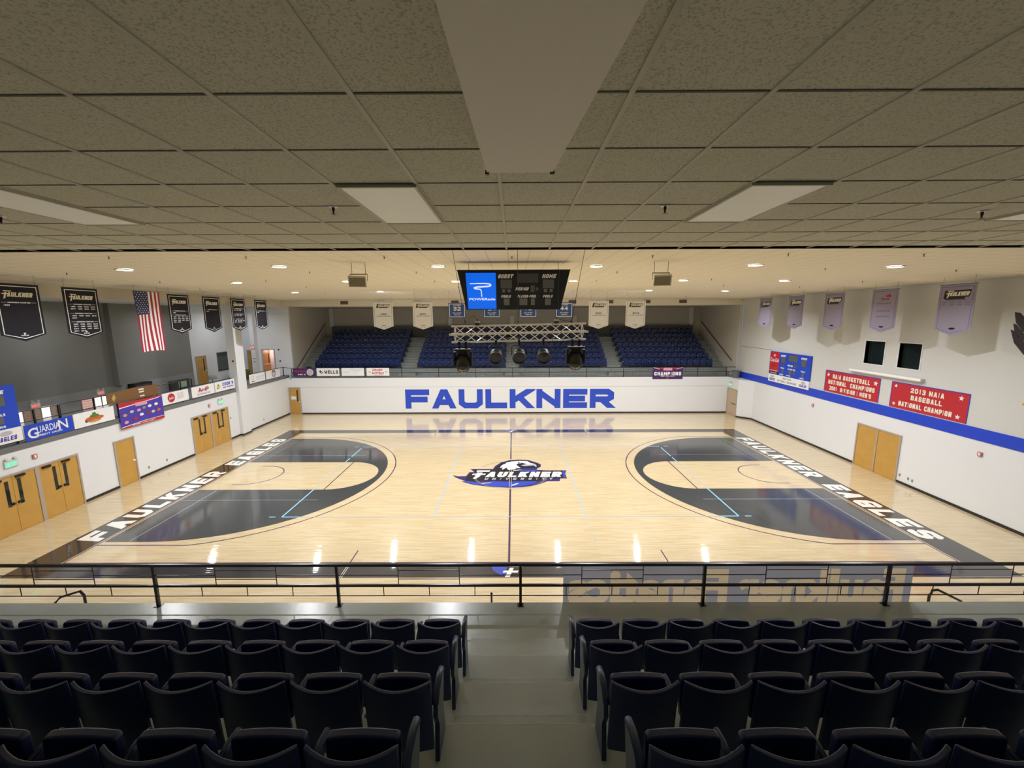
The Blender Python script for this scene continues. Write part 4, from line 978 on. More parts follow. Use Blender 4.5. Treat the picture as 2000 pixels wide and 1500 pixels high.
for i, (x, lab) in enumerate(((-1.22, 'large black moving-head light at the left end of the truss'), (1.86, 'large black moving-head light at the right end of the truss'))):
    z0 = 7.10 + tz(x); t = thing('moving_head_light', lab, 'stage light', (x, -8.5, z0), 'moving-head lights under the truss')
    b = B(); b.box(x - .21, x + .21, -8.68, -8.32, z0 - .22, z0 - .16); b.box(x - .13, x + .13, -8.6, -8.4, z0 - .30, z0 - .22); b.build('base', M_BLACK, t, bevel=.01)
    b = B(); b.box(x - .23, x + .23, -8.69, -8.67, z0 - .165, z0 - .15); b.build('base_trim', M_CHROME, t)
    b = B()
    for s in (-.09, .09): b.box(x + s - .03, x + s + .03, -8.53, -8.47, z0 - .16, z0 + .03)
    b.build('clamp', M_BLACK, t)
    for s in (-1, 1): b = B(); b.prism(F((x + s * .225, -8.5, z0 - .24), (0, 1, 0)), [(-.11, 0), (.11, 0), (.08, -.40), (-.08, -.40)], -.03, .03); b.build('yoke_arm', M_BLACK, t, bevel=.008)
    c = Vector((x, -8.5, z0 - .50)); ax = Vector((.05 * (1 if i == 0 else -1), -.62, -.78)).normalized()
    b = B(); b.lathe([(0, -.24), (.15, -.22), (.19, -.1), (.195, .08), (.18, .15), (.17, .25), (.155, .27)], c, ax, 24); hd = b.build('head', mat('gloss_black', (.010, .011, .012), .5), t, smooth=True)
    b = B(); b.lathe([(.155, .25), (.12, .275), (0, .30)], c, ax, 24); b.build('lens', mat('green_black_lens', (.015, .025, .022), .2), hd, smooth=True)
    b = B(); b.lathe([(.02, .13), (.10, .10), (.15, .02), (.155, -.08)], c + Vector((0, 0.02, -.20)), (0, 0, -1), 20); b.build('amber_cover', mat('amber_plastic', (.10, .065, .03), .3), t, smooth=True)

# speakers under the gym ceiling
for i, (x, lab) in enumerate(((-4.9, 'cream ceiling speaker with grey grille hanging left of the scoreboard'), (5.0, 'cream ceiling speaker with grey grille hanging right of the scoreboard'))):
    t = thing('ceiling_speaker', lab, 'speaker', (x, -6, 8.92), 'speakers hung from the gym ceiling')
    a = .35 if i == 0 else -.35
    fr = F((x - .26 * math.cos(a), -6 - .26 * math.sin(a), 8.76), (math.cos(a), math.sin(a), 0), (0, -.15, 1))
    b = B(); b.prism(fr, rect(-.01, -.02, .54, .33), -.30, 0); b.build('cabinet', mat('cream_cabinet', (.66, .60, .47), .6), t, bevel=.01)
    b = B(); b.prism(fr, rect(.02, .01, .50, .28), 0, .012); b.build('grille', mat('grille_grey', (.23, .21, .15), .8, bump=(120, .5, .005)), t)
    b = B()
    for s in (-.28, .28): b.tube([(x + s, -5.85, 8.95), (x + s, -5.85, 9.17)], .01, 6); b.tube([(x + s * .8, -5.85, 9.17), (x + s * .8, -5.85, cz(x, -5.85))], .01, 6)
    b.box(x - .28, x + .28, -5.88, -5.82, 9.15, 9.18); b.build('bracket', mat('bracket_grey', (.35, .32, .27), .5), t)

# ================================================================== BANNERS
def pennant(fr, label, c, items, w=1.33, h=1.92, tip=0.22, line='white', group=None, name='pennant'):
    """hanging cloth with a pointed foot; fr at the upper left corner"""
    def shp(m): return [(m, -m), (m, -(h - tip) + m * 0.35), (w / 2, -h + m * 1.1), (w - m, -(h - tip) + m * 0.35), (w - m, -m)]
    t = B(); t.prism(fr, shp(0), -0.012, 0)
    o = t.build(name, CLR[c]); tag(o, label, 'banner', group)
    P, Q = shp(0.075), shp(0.10); b = B()
    for i in range(5): b.poly(fr, [P[i], P[(i + 1) % 5], Q[(i + 1) % 5], Q[i]], 0.004)
    b.build('border_line', CLR[line], o)
    b = B(); b.tube([fr.p(-0.02, 0, -0.006), fr.p(w + 0.02, 0, -0.006)], 0.012, 6); b.build('hanging_rod', M_STEEL, o)
    top = fr.p(0, 0)[2]; b = B()
    for x in (0.1, w - 0.1): p = fr.p(x, 0, -0.006); b.tube([p, (p[0], p[1], cz(p[0], p[1]))], 0.004, 5)
    b.build('hanging_cord', M_STEEL, o)
    prints(o, fr, items)
    return o
def years(x0, x1, y, cols, n, w=1.33, h=0.042):
    out = []
    for k in range(n):
        c, r = k % cols, k // cols; cx = x0 + (x1 - x0) * (c / (cols - 1) if cols > 1 else 0)
        out += block(str(1989 + (k * 7) % 31), cx, y - 0.085 * r, h, 0.17, t=.3)
    return out
def head(y, txt='CONFERENCE CHAMPIONS', w=1.33, ww=.66): return block(txt, w / 2, y, .04, ww, t=.3) + [rect(.16, y - .004, w / 2 - ww / 2 - .03, y + .004), rect(w / 2 + ww / 2 + .03, y - .004, w - .16, y + .004)]
def foot(w=1.33, h=1.92): return star(w / 2, -h + .26, .05) + block('EAGLES', w / 2, -h + .20, .035, .22, t=.3)
LB = [(-6.30, 'dark championship banner cut off at the left edge of the photo', [(-.62, 1)], 'CONFERENCE CHAMPIONS'),
      (-4.21, 'dark banner with three blocks of years, left of the flag', [(-.62, 8), (-.96, 5), (-1.28, 14)], ''),
      (0.55, 'dark banner with one block of years just right of the flag', [(-.80, 1), (-1.0, 14)], ''),
      (2.83, 'dark banner with a single short line, second right of flag', [(-.70, 1)], ''),
      (5.08, 'dark banner with three short lines, third right of the flag', [(-.60, 3), (-.92, 3), (-1.22, 7)], ''),
      (7.40, 'dark banner with one short line, last and farthest right of the flag', [(-.70, 1)], '')]
for (y, lab, blk, _) in LB:
    fr = F((-16.5, y, 8.93), (0, 1, 0)); tx = []
    for (yy, n) in blk: tx += head(yy) + years(.30, 1.06, yy - .09, 4, n)
    pennant(fr, lab, 'ink', [('lettering', 'cream', 1, wordmark(.66, -.36, .92, .15)), ('lettering', 'white', 1, tx + foot())], group='dark championship banners along the left side')
RB = [(8.95, 'lavender banner farthest away on the right wall', [(-.55, 0)], True), (5.95, 'lavender banner second from the far end of the right wall', [(-.55, 0)], True), (2.97, 'lavender banner in the middle of the right wall', [(-.55, 0)], True),
      (-.02, 'lavender banner with a red figure mark above the right wall windows', [(-.62, 0), (-.95, 0), (-1.2, 0)], False), (-3.12, 'lavender banner nearest the camera on the right wall', [(-.58, 8)], True)]
for (y, lab, blk, wm) in RB:
    fr = F((16.9, y, 8.92), (0, -1, 0)); tx = []
    for (yy, n) in blk: tx += block('CONFERENCE CHAMPIONS', .665, yy, .045, .7, t=.3) + years(.25, 1.1, yy - .1, 4, n)
    it = [('lettering', 'lavline', 1, tx)]
    if wm: it += [('wordmark_field', 'black', 1, [[(.18, -.50), (.22, -.22), (1.18, -.22), (1.12, -.48), (1.0, -.48), (.95, -.56), (.25, -.56)]]), ('wordmark', 'cream', 2, wordmark(.70, -.36, .86, .15))]
    else: it += [('emblem', 'maroon', 1, block('NCCAA', .72, -.42, .09, .4, t=.3) + [[(.70, -.28), (.95, -.22), (.98, -.34), (.80, -.34)]])]
    it += [('emblem', 'ink', 1, [disc(.665, -1.66, .13, 14, .04)])]
    pennant(fr, lab, 'lav', it, line='lavline', group='lavender banners along the right wall')
for (x, yr, lab) in ((-9.17, '1989', 'white banner farthest left over the far stands'), (-6.53, '2001', 'white banner just left of the blue number banners'), (5.20, '2001', 'white banner just right of the blue number banners'), (7.65, '2013', 'white banner farthest right over the far stands')):
    fr = F((x, 8.3, 8.83), (1, 0, 0))
    pennant(fr, lab, 'white', [('wordmark_field', 'dgrey', 1, [[(.20, -.42), (.27, -.16), (.52, -.16), (.55, -.20), (1.13, -.20), (1.08, -.38), (1.0, -.38), (.96, -.44), (.30, -.44)]]), ('wordmark', 'cream', 2, wordmark(.70, -.30, .80, .13)),
        ('lettering', 'blue', 1, block(yr, .665, -.84, .12, .42, t=.2, slant=.15)), ('lettering', 'dgrey', 1, block('NATIONAL CHAMPIONS', .665, -.97, .045, .9, t=.25) + block('EAGLES', .665, -1.60, .05, .26, t=.3))],
        w=1.31, h=1.86, line='lgrey', group='white championship banners over the far stands')
for (x, num, nm, yr, lab) in ((-4.15, '32', 'CHARLES RUSSELL', '1991-95', 'blue retired number banner reading 32 left of the scoreboard'), (-1.83, '24', 'ERIC JONES', '1990-94', 'blue number banner behind the scoreboard, left of its middle'), (.60, '10', 'SHANE MITCHELL', '1996-00', 'blue number banner behind the scoreboard, right of its middle'), (2.98, '44', 'PAUL LITTLE', '1998-2002', 'blue retired number banner half hidden at the right of scoreboard')):
    w, h = 1.14, .98; fr = F((x, 8.3, 8.71 - h), (1, 0, 0))
    o = board('number_banner', lab, 'banner', fr, w, h, 'flagblue', [('border_line', 'white', 1, [rect(.05, .05, w - .05, .09), rect(.05, h - .09, w - .05, h - .05), rect(.05, .09, .09, h - .09), rect(w - .09, .09, w - .05, h - .09)]),
        ('lettering', 'white', 1, block(num, w / 2, .60, .26, .5, t=.22) + block(nm.split()[0] if False else 'NUMBER', w / 2, .83, .06, .5, t=.25) + block('GUARD', w / 2, .32, .065, .55, t=.25) + block(yr, w / 2, .20, .06, .4, t=.25))], 'blue retired number banners', .012)
    b = B()
    for xx in (.05, w - .05): p = fr.p(xx, h); b.tube([p, (p[0], p[1], cz(p[0], p[1]))], .004, 5)
    b.build('hanging_cord', M_STEEL, o)
# flag
def flagpt(s, t, off=0.0):
    w, h = 1.38, 2.72; sag = 0.10 * t * s * w
    return (-16.5 + off + .035 * math.sin(9 * s + 2.2 * t) * (0.3 + t) + .02 * math.sin(5 * t + 3 * s), -1.29 + w * s + .05 * t * (0.5 - s) + 0.04 * t, 8.97 - h * t + .05 * math.sin(3 * s) * (t > 0))
fl = thing('national_flag', 'red, white and blue star-spangled flag hanging vertically on the left side', 'flag', (-16.5, -.6, 8.97))
for cc, par, nm in (('flagred', 0, 'red_stripe'), ('white', 1, 'white_stripe')):
    for i in range(13):
        if i % 2 != par: continue
        b = B()
        t0 = .39 if i < 7 else 0.0; n = 14
        for j in range(n):
            for u in range(2):
                s0, s1 = (i + u * .5) / 13, (i + u * .5 + .5) / 13; ta, tb = t0 + (1 - t0) * j / n, t0 + (1 - t0) * (j + 1) / n
                b.quad(flagpt(s0, ta), flagpt(s0, tb), flagpt(s1, tb), flagpt(s1, ta))
        b.build(nm, CLR[cc], fl, smooth=True)
b = B(); n = 8
for i in range(14):
    for j in range(n): s0, s1 = 7 / 13 * i / 14, 7 / 13 * (i + 1) / 14; ta, tb = .39 * j / n, .39 * (j + 1) / n; b.quad(flagpt(s0, ta), flagpt(s0, tb), flagpt(s1, tb), flagpt(s1, ta))
b.build('canton', flat('flag_blue', (.02, .03, .11)), fl, smooth=True)
b = B()
for r_ in range(11):
    for c in range(9):
        if (r_ + c) % 2: continue
        s, t_ = 7 / 13 * (c + 1) / 10, .39 * (r_ + 1) / 12
        for tri in star(0, 0, .034): b.add([flagpt(s + x / 1.38, t_ - y / 2.72, .006) for x, y in tri], [(0, 1, 2)])
b.build('stars', M_WHITE, fl)
b = B(); b.tube([flagpt(0, 0), flagpt(1, 0)], .012, 6); b.tube([(-16.5, -1.2, 8.97), (-16.5, -1.2, cz(-16.5, -1.2))], .004, 5); b.tube([(-16.5, 0, 8.97), (-16.5, 0, cz(-16.5, 0))], .004, 5); b.build('hanging_rod', M_STEEL, fl)

# ================================================================== WALL SCOREBOARDS AND SIGNS
def wall_score(fr, label, name='wall_scoreboard'):
    w, h = 4.04, 2.07; t = thing(name, label, 'scoreboard', fr.p(w / 2, 0, 0), None)
    b = B(); b.prism(fr, rect(0, .52, w, h), 0, .09); b.build('cabinet', CLR['royal'], t)
    b = B(); b.prism(fr, rect(-.02, 0, w, .52), 0, .085); b.build('lower_panel', M_WHITE, t)
    f2 = F(fr.p(0, 0, .09), fr.r, fr.u)
    prints(t, f2, [('sponsor_panel', 'red', 1, [rect(.03, .72, 1.05, h - .03)]), ('sponsor_footer', 'black', 1, [rect(.03, .53, 1.05, .72)]),
        ('lettering', 'white', 2, bfont('Coca-Cola', .54, 1.52, .26, .92, bold=.02, slant=.2) + block('ALWAYS REAL', .54, .78, .06, .85, t=.28) + block('COOL TASTE', .54, .62, .06, .7, t=.28)
            + block('GUEST', 1.45, 1.86, .13, .5, t=.28, slant=.25) + block('HOME', 3.45, 1.86, .13, .5, t=.28, slant=.25) + block('PERIOD', 2.2, 1.28, .11, .5, t=.28) + block('FOULS', 1.45, 1.05, .09, .36, t=.28)
            + block('PLAYER-FOUL', 2.38, 1.05, .09, .75, t=.28) + block('FOULS', 3.45, 1.05, .09, .36, t=.28) + block('BONUS', 1.4, .62, .08, .36, t=.28) + block('MATCH', 2.1, .62, .08, .4, t=.28) + block('BONUS', 3.4, .62, .08, .36, t=.28)),
        ('emblem', 'pink', 2, [disc(.52, 1.82, .14, 12, .09)]), ('bottle_mark', 'maroon', 2, [disc(.50, 1.12, .22, 14, .10)]),
        ('digit_panel', 'display', 2, [rect(2.0, 1.56, 2.85, 1.97), rect(1.25, 1.40, 1.68, 1.76), rect(3.25, 1.36, 3.68, 1.76), rect(2.55, 1.16, 2.70, 1.42), rect(2.74, 1.22, 2.88, 1.36), rect(1.38, .72, 1.58, .98), rect(2.1, .72, 2.40, .98), rect(2.55, .72, 2.70, .98), rect(3.36, .72, 3.56, .98), rect(1.30, 1.20, 1.40, 1.32), rect(1.5, 1.20, 1.6, 1.32)])])
    prints(t, F(fr.p(0, 0, .085), fr.r, fr.u), [('lettering', 'grey', 1, block('2001 NAIA', 2.0, .37, .12, .85, t=.2) + block('NATIONAL CHAMPIONS', 1.98, .16, .13, 1.9, t=.2)),
        ('emblem', 'purple', 1, block('EAGLES', .42, .17, .16, .62, t=.34, slant=.2) + block('EAGLES', 3.55, .17, .16, .62, t=.34, slant=.2)), ('emblem', 'lgrey', 1, [disc(.42, .36, .2, 14, .09), disc(3.55, .36, .2, 14, .09)])])
    return t
wall_score(RW(9.33, 3.28), 'blue and red scoreboard with white foot panel on the far right wall')
wall_score(LW(-9.02, 3.34, -18.13), 'blue scoreboard cut off at the left edge above the double doors')
def banner_r(name, label, y0, w, z0, h, items):
    fr = RW(y0, z0, 18.235); o = board(name, label, 'banner', fr, w, h, 'red', items, None, .012)
    b = B(); b.prism(fr, rect(0, h - .02, w, h + .02), -.012, .004); b.prism(fr, rect(-.015, 0, .015, h), -.012, .004); b.prism(fr, rect(w - .015, 0, w + .015, h), -.012, .004); b.build('hem', CLR['purple'], o)
banner_r('champions_banner', 'red cloth banner with 2001 men\'s title text beside the wall scoreboard', 4.08, 3.62, 3.49, 1.19, [('lettering', 'cream', 1, block('NAIA BASKETBALL', 1.80, .90, .24, 2.5, t=.24) + block('NATIONAL  CHAMPIONS', 1.82, .56, .24, 3.1, t=.24) + block('2001  DIVISION I MEN\'S', 1.80, .22, .23, 2.8, t=.24)),
    ('star', 'white', 1, star(.22, .95, .13) + star(3.38, .93, .15))])
banner_r('champions_banner', 'red cloth banner with 2013 baseball title text above the right double door', -.19, 3.44, 3.47, 1.19, [('lettering', 'cream', 1, block('2013 NAIA', 1.72, .93, .22, 1.5, t=.24) + block('BASEBALL', 1.72, .60, .22, 1.4, t=.24) + block('NATIONAL CHAMPION', 1.66, .24, .22, 2.4, t=.24)),
    ('star', 'white', 1, star(.22, 1.02, .1) + star(.22, .18, .1) + star(3.14, .98, .12) + star(3.10, .20, .12))])
t = thing('projector_screen', 'closed white projector screen case mounted under the right wall windows', 'projector screen', (18.15, .27, 4.93))
b = B(); b.tube([(18.12, 2.25, 4.92), (18.12, -1.7, 4.92)], .075, 12); b.build('case', M_WHITE, t, smooth=True)
b = B(); b.box(18.08, 18.245, 2.2, 2.24, 4.86, 5.0); b.box(18.08, 18.245, -1.72, -1.66, 4.86, 5.0); b.build('bracket', CLR['lgrey'], t)
# far railing signs
def sign_f(label, x, w, items, c='white', z=3.13, h=.64, y=13.425): return board('sponsor_sign', label, 'sign', FW(x, z, y), w, h, c, items, 'sponsor signs on the far railing')
M13 = 13.44
sign_f('dark purple sign with red script and pale ball on the far railing', -17.62, 1.84, [('lettering', 'red', 1, bfont('Baseball', .56, .42, .17, .86, bold=.02, slant=.3)), ('lettering', 'white', 1, block('DINE IN', .70, .14, .10, .62, t=.28)), ('ball_mark', 'lgrey', 1, [disc(1.38, .32, .27)]), ('ball_mark', 'white', 2, ring(1.38, .32, .23, .26))], 'plum', 3.12)
sign_f('white sign reading WELLS with a diamond mark on far railing', -15.70, 1.82, [('lettering', 'dgrey', 1, block('WELLS', 1.17, .32, .27, 1.12, t=.24)), ('diamond_mark', 'plum', 1, [[(.18, .36), (.30, .50), (.42, .36), (.30, .22)], [(.34, .20), (.50, .36), (.54, .32), (.38, .16)]]), ('diamond_mark', 'grey', 2, [[(.22, .38), (.30, .47), (.33, .44), (.25, .34)]])])
sign_f('pale blue sign with faint blue text on the far railing', -13.69, 1.82, [('lettering', 'pale', 1, block('INSURANCE AGENCY', 1.15, .50, .07, 1.1, t=.2) + block('MONTGOMERY', 1.12, .39, .06, .7, t=.2) + block('ALABAMA', 1.0, .20, .05, .6, t=.2)), ('lettering', 'pale', 2, bfont('Company', .38, .33, .13, .5))], 'white')
CLR['ice'] = flat('ice_vinyl', (.72, .82, .93)); bpy.data.objects[-1] if False else None
sign_f('white sign with red two-line hotel lettering on the far railing', -11.67, 1.82, [('lettering', 'red', 1, bfont('DRURY', .91, .48, .17, .85, bold=.03, slant=.25) + bfont('HOTELS', .91, .22, .18, .95, bold=.03, slant=.25) + [[(.6, .07), (1.25, .09), (1.25, .07), (.6, .055)]]), ('lettering', 'grey', 1, block('DRURY', .25, .34, .05, .24, t=.25) + block('INN', .25, .26, .05, .2, t=.25) + block('DRURY', 1.57, .34, .05, .24, t=.25) + block('INN', 1.57, .26, .05, .2, t=.25))])
board('champions_banner', 'dark violet banner reading CHAMPIONS hanging on the far railing at right', 'banner', FW(11.35, 2.79, 13.385), 2.42, .93, 'plum', [('top_swoosh', 'red', 1, [[(0, .93), (2.42, .93), (1.9, .82), (.5, .82)]]), ('top_swoosh', 'white', 2, [[(0, .93), (.5, .80), (.55, .82), (.05, .95)], [(2.42, .93), (1.9, .80), (1.85, .82), (2.37, .95)]]), ('emblem', 'pink', 2, [rect(.85, .70, 1.55, .92)]),
    ('lettering', 'white', 1, block('CHAMPIONS', 1.21, .44, .28, 2.15, t=.28) + block('2020 VOLLEYBALL', 1.21, .24, .06, 1.1, t=.28)), ('emblem', 'orange', 1, [disc(1.21, .08, .09, 10, .04)])], None, .012)
# left railing signs
def sign_l(label, y, w, items, c='white', z=3.27, h=.61, x=-18.10, grp='sponsor signs on the left railing', nm='sponsor_sign'): return board(nm, label, 'sign', LW(y, z, x), w, h, c, items, grp)
sign_l('royal blue sign reading GUARDIAN in white serif capitals on left railing', -4.86, 1.72, [('lettering', 'white', 1, bfont('G', .26, .27, .38, bold=.02) + bfont('UARDIA', .80, .36, .26, .80, bold=.01) + bfont('N', 1.34, .36, .38, bold=.01) + block('CREDIT UNION', .82, .13, .07, .9, t=.22, slant=.2))], 'royal', 3.21, .61)
sign_l('white sign with a green and orange food emblem on the left railing', -3.10, 1.77, [('emblem', 'tan', 1, [disc(.85, .20, .30, 16, .10)]), ('emblem', 'orange', 2, [disc(.66, .27, .18, 14, .09), disc(1.05, .28, .22, 14, .08), rect(.5, .22, 1.2, .33)]), ('emblem', 'green', 3, [disc(.86, .46, .09, 12, .08), disc(.78, .38, .12, 12, .06), disc(.95, .38, .12, 12, .06)]), ('emblem', 'dgrey', 1, [disc(.5, .22, .06, 8, .08)])], 'white', 3.22, .62)
dots = [(.25, .62), (.62, .72), (1.0, .72), (1.3, .78), (1.62, .80), (2.0, .82), (.75, .36), (1.12, .48), (1.5, .48), (1.78, .48), (2.12, .50), (.28, .28)]; dc = ['tan', 'lgrey', 'pink', 'grey', 'cream', 'white', 'red', 'white', 'maroon', 'lgrey', 'orange', 'pink']
board('league_banner', 'violet banner with red edges and a dozen small logos on left railing', 'banner', LW(-1.13, 2.66, -18.06), 2.42, 1.21, 'purple', [('red_edge', 'red', 1, [[(0, 1.0), (0, 1.21), (2.42, 1.21), (2.42, 1.16), (2.0, 1.12)], [(0, 0), (0, .07), (1.2, .14), (2.42, .13), (2.42, 0)]]), ('white_edge', 'white', 2, [[(0, .97), (0, 1.01), (2.0, 1.13), (2.42, 1.17), (2.1, 1.10)], [(0, .06), (0, .09), (1.2, .165), (2.42, .15), (2.42, .13), (1.2, .14)]]),
    ('emblem', 'pink', 3, [rect(.85, .92, 1.5, 1.10)]), ('lettering', 'white', 3, block('SOUTHERN STATES ATHLETIC', 1.2, .07, .05, 1.3, t=.25))] + [('team_emblem', dc[i], 3, [disc(x, y, .11, 12, .07)]) for i, (x, y) in enumerate(dots)], None, .012)
sign_l('white sign with a round red logo, between violet banner and next signs', 1.33, 1.77, [('round_logo', 'red', 1, [disc(.58, .31, .24)]), ('lettering', 'white', 2, bfont('Jack\'s', .58, .31, .14, .34, bold=.02)), ('lettering', 'lgrey', 1, block('ALL ABOUT', 1.2, .48, .05, .4, t=.25) + block('THE SOUTH', 1.2, .39, .05, .4, t=.25) + block('EAGLES', 1.2, .30, .05, .4, t=.25) + block('BREAKFAST', 1.2, .21, .05, .4, t=.25))])
sign_l('white sign with large red A and P over grey text on left railing', 3.36, 1.80, [('lettering', 'red', 1, block('A', .62, .37, .24, .3, t=.28) + block('P', 1.20, .37, .24, .26, t=.28)), ('lettering', 'dgrey', 1, block('UTO', .92, .34, .13, .32, t=.28)), ('lettering', 'grey', 1, block('AUTOMOTIVE', .9, .13, .09, 1.05, t=.22))])
sign_l('white sign reading COOK\'S in blue beside a yellow star, near the column', 5.22, 1.80, [('lettering', 'royal', 1, block('COOK\'S', 1.17, .40, .20, 1.02, t=.26)), ('lettering', 'blue', 1, block('PEST CONTROL', 1.17, .19, .09, 1.0, t=.26)), ('star_logo', 'yellow', 1, star(.34, .30, .2)), ('star_logo', 'green', 2, [disc(.22, .22, .06, 8), disc(.28, .40, .06, 8)])])
sign_l('white sign with pale grey lettering just beyond the column', 8.60, 1.82, [('lettering', 'pale', 1, block('SAFETY PLUS', 1.2, .36, .09, .95, t=.2) + block('MEDICAL', 1.2, .2, .09, .95, t=.2)), ('emblem', 'lgrey', 1, ring(.36, .36, .12, .16)), ('emblem', 'dgrey', 1, [rect(.2, .08, .6, .13)])])
sign_l('white sign with a round dark ring emblem, farthest on left railing', 10.57, 1.85, [('emblem', 'grey', 1, ring(.98, .31, .18, .24)), ('emblem', 'pale', 1, [disc(.98, .31, .16)]), ('emblem', 'ink', 2, ring(.98, .31, .2, .27, 12, 1, R(20), R(160)))])
# supporters' banner seen from behind
o = B(); fr = F((6.98, -13.37, 2.45), (-1, 0, 0)); n = 40; w = 5.98
def topz(s): return 1.19 - .035 * abs(math.sin(s * math.pi * 5)) ** 0.7
# cloth and letters are woven as one sheet: the letter cells are a lighter, thinner cloth
CS = 0.0125; NX, NZ = int(w / CS), int(1.2 / CS); cell = bytearray(NX * NZ)
for tri in bfont('Faulkner', 1.55, .72, .60, 2.85, bold=.05) + bfont('Fanatics', 4.52, .72, .60, 2.75, bold=.05):
    xs, zs = [a for a, c in tri], [c for a, c in tri]
    for i in range(max(0, int(min(xs) / CS)), min(NX - 1, int(max(xs) / CS)) + 1):
        for j in range(max(0, int(min(zs) / CS)), min(NZ - 1, int(max(zs) / CS)) + 1):
            px, pz = (i + .5) * CS, (j + .5) * CS; sg = 0; ok = True; m_ = len(tri)
            for k in range(m_):
                ax, az = tri[k]; bx, bz = tri[(k + 1) % m_]; cr = (bx - ax) * (pz - az) - (bz - az) * (px - ax)
                if cr * sg < 0: ok = False; break
                if cr: sg = cr
            if ok: cell[j * NX + i] = 1
def sheet(val):
    b = B(); idx = {}
    def vid(i, j):
        if (i, j) not in idx:
            z = j * CS; idx[(i, j)] = len(b.v); b.v.append(fr.p(i * CS, min(z, topz(i / NX)), .012 * math.sin(i * CS * 5.2) * (1 - .5 * z)))
        return idx[(i, j)]
    for j in range(NZ):
        i = 0
        while i < NX:
            if cell[j * NX + i] == val and j * CS < topz(i / NX): b.f.append([vid(i, j), vid(i + 1, j), vid(i + 1, j + 1), vid(i, j + 1)]); b.m.append(0)
            i += 1
    return b
o = sheet(0).build('supporters_banner', CLR['cloth'], smooth=True); tag(o, 'slate blue cloth banner on the balcony railing, its lettering seen reversed from behind', 'banner')
sheet(1).build('lettering', CLR['clothl'], o, smooth=True)
b = B()
for k in range(6): p = fr.p(w * k / 5 if k else .03, 1.17); b.tube([p, (p[0], -13.44, 3.65)], .004, 5)
b.build('tie_cord', M_STEEL, o)

# ================================================================== SMALL THINGS
def exit_sign(fr, label, c):
    t = thing('exit_sign', label, 'exit sign', fr.p(.2, .12, 0)); m = mat('exit_glow_' + c, (0.02, .9, .30) if c == 'green' else (1.0, .10, .10), .4, emit=2.2 if c == 'green' else 1.5)
    b = B(); b.prism(fr, rect(0, 0, .42, .26), 0, .05); b.build('housing', mat('exit_housing', (.62, .66, .62), .5), t)
    b = B()
    for q in block('EXIT', .21, .10, .12, .32, t=.26): b.poly(fr, q, .053)
    b.build('lettering', m, t)
    b = B()
    for s in (.08, .34): b.lathe([(.0, .05), (.045, .045), (.05, 0)], fr.p(s, .31, .03), fr.n, 10)
    b.build('lamp_head', mat('exit_housing', (.62, .66, .62)), t)
exit_sign(LW(-5.65, 2.45), 'green exit sign with lamps above the nearest left double door', 'green')
exit_sign(LW(5.35, 2.50), 'green exit sign with lamps above the far left double doors', 'green')
exit_sign(F((17.5, 13.2, 2.30), (0, -1, 0)), 'green exit sign above the beige corner door', 'green')
exit_sign(F((-22.77, -.62, 3.56), (0, 1, 0)), 'red exit sign on the lobby wall over the bright windows, nearer one', 'red')
exit_sign(F((-22.77, 2.6, 3.60), (0, 1, 0)), 'red exit sign on lobby wall over the bright windows, farther one', 'red')
exit_sign(F((-21.1, 13.74, 5.33), (1, 0, 0)), 'red exit sign above the lobby doors beside the stands', 'red')
for fr, lab in ((LW(-4.75, 2.5), 'small red fire alarm above the nearest left double doors'), (LW(4.52, 2.5), 'small red fire alarm above the far left double doors'), (RW(4.92, 2.36), 'small red fire alarm on right wall beyond the double door'), (RW(-4.24, 2.36), 'small red fire alarm on right wall nearest the camera')):
    t = thing('fire_alarm', lab, 'fire alarm', fr.p(.08, .08, 0), 'fire alarms on the side walls'); b = B(); b.prism(fr, rect(0, 0, .16, .17), 0, .05); b.build('body', mat('alarm_red', (.50, .16, .17), .5), t, bevel=.008)
    b = B(); b.prism(fr, rect(.05, .03, .11, .14), .05, .06); b.build('strobe', M_WHITE, t)
for fr, lab in ((LW(.02, .33), 'wall outlet low on left wall, nearer of two'), (LW(1.12, .33), 'wall outlet low on left wall, farther of two'), (RW(-1.17, .33), 'wall outlet beside right double door, first'), (RW(-1.6, .31), 'wall outlet beside right double door, second'), (RW(-1.8, .29), 'wall outlet beside right double door, third'),
                (LW(6.3, 1.33), 'switch plate between far left double doors and pilaster'), (LW(9.8, .37), 'wall outlet low on left wall beyond the column'), (FW(-17.86, 2.86), 'small junction box above the far left door')):
    b = B(); b.prism(fr, rect(0, 0, .08, .12), 0, .012); b.prism(fr, rect(.02, .02, .06, .05), .012, .015); b.prism(fr, rect(.02, .07, .06, .10), .012, .015); tag(b.build('wall_outlet', mat('outlet_grey', (.25, .25, .26), .5)), lab, 'outlet')
# trash bin on the far ledge
t = thing('trash_bin', 'grey open trash bin on the far corner ledge beside railing', 'trash bin', (17.75, 13.1, 2.94))
b = B(); b.lathe([(0, 0), (.24, 0), (.30, .50), (.33, .52), (.33, .56), (.29, .56), (.23, .04), (0, .04)], (17.85, 13.0, 2.94), n=16); b.build('bin', mat('bin_grey', (.13, .15, .16), .5), t, smooth=True)
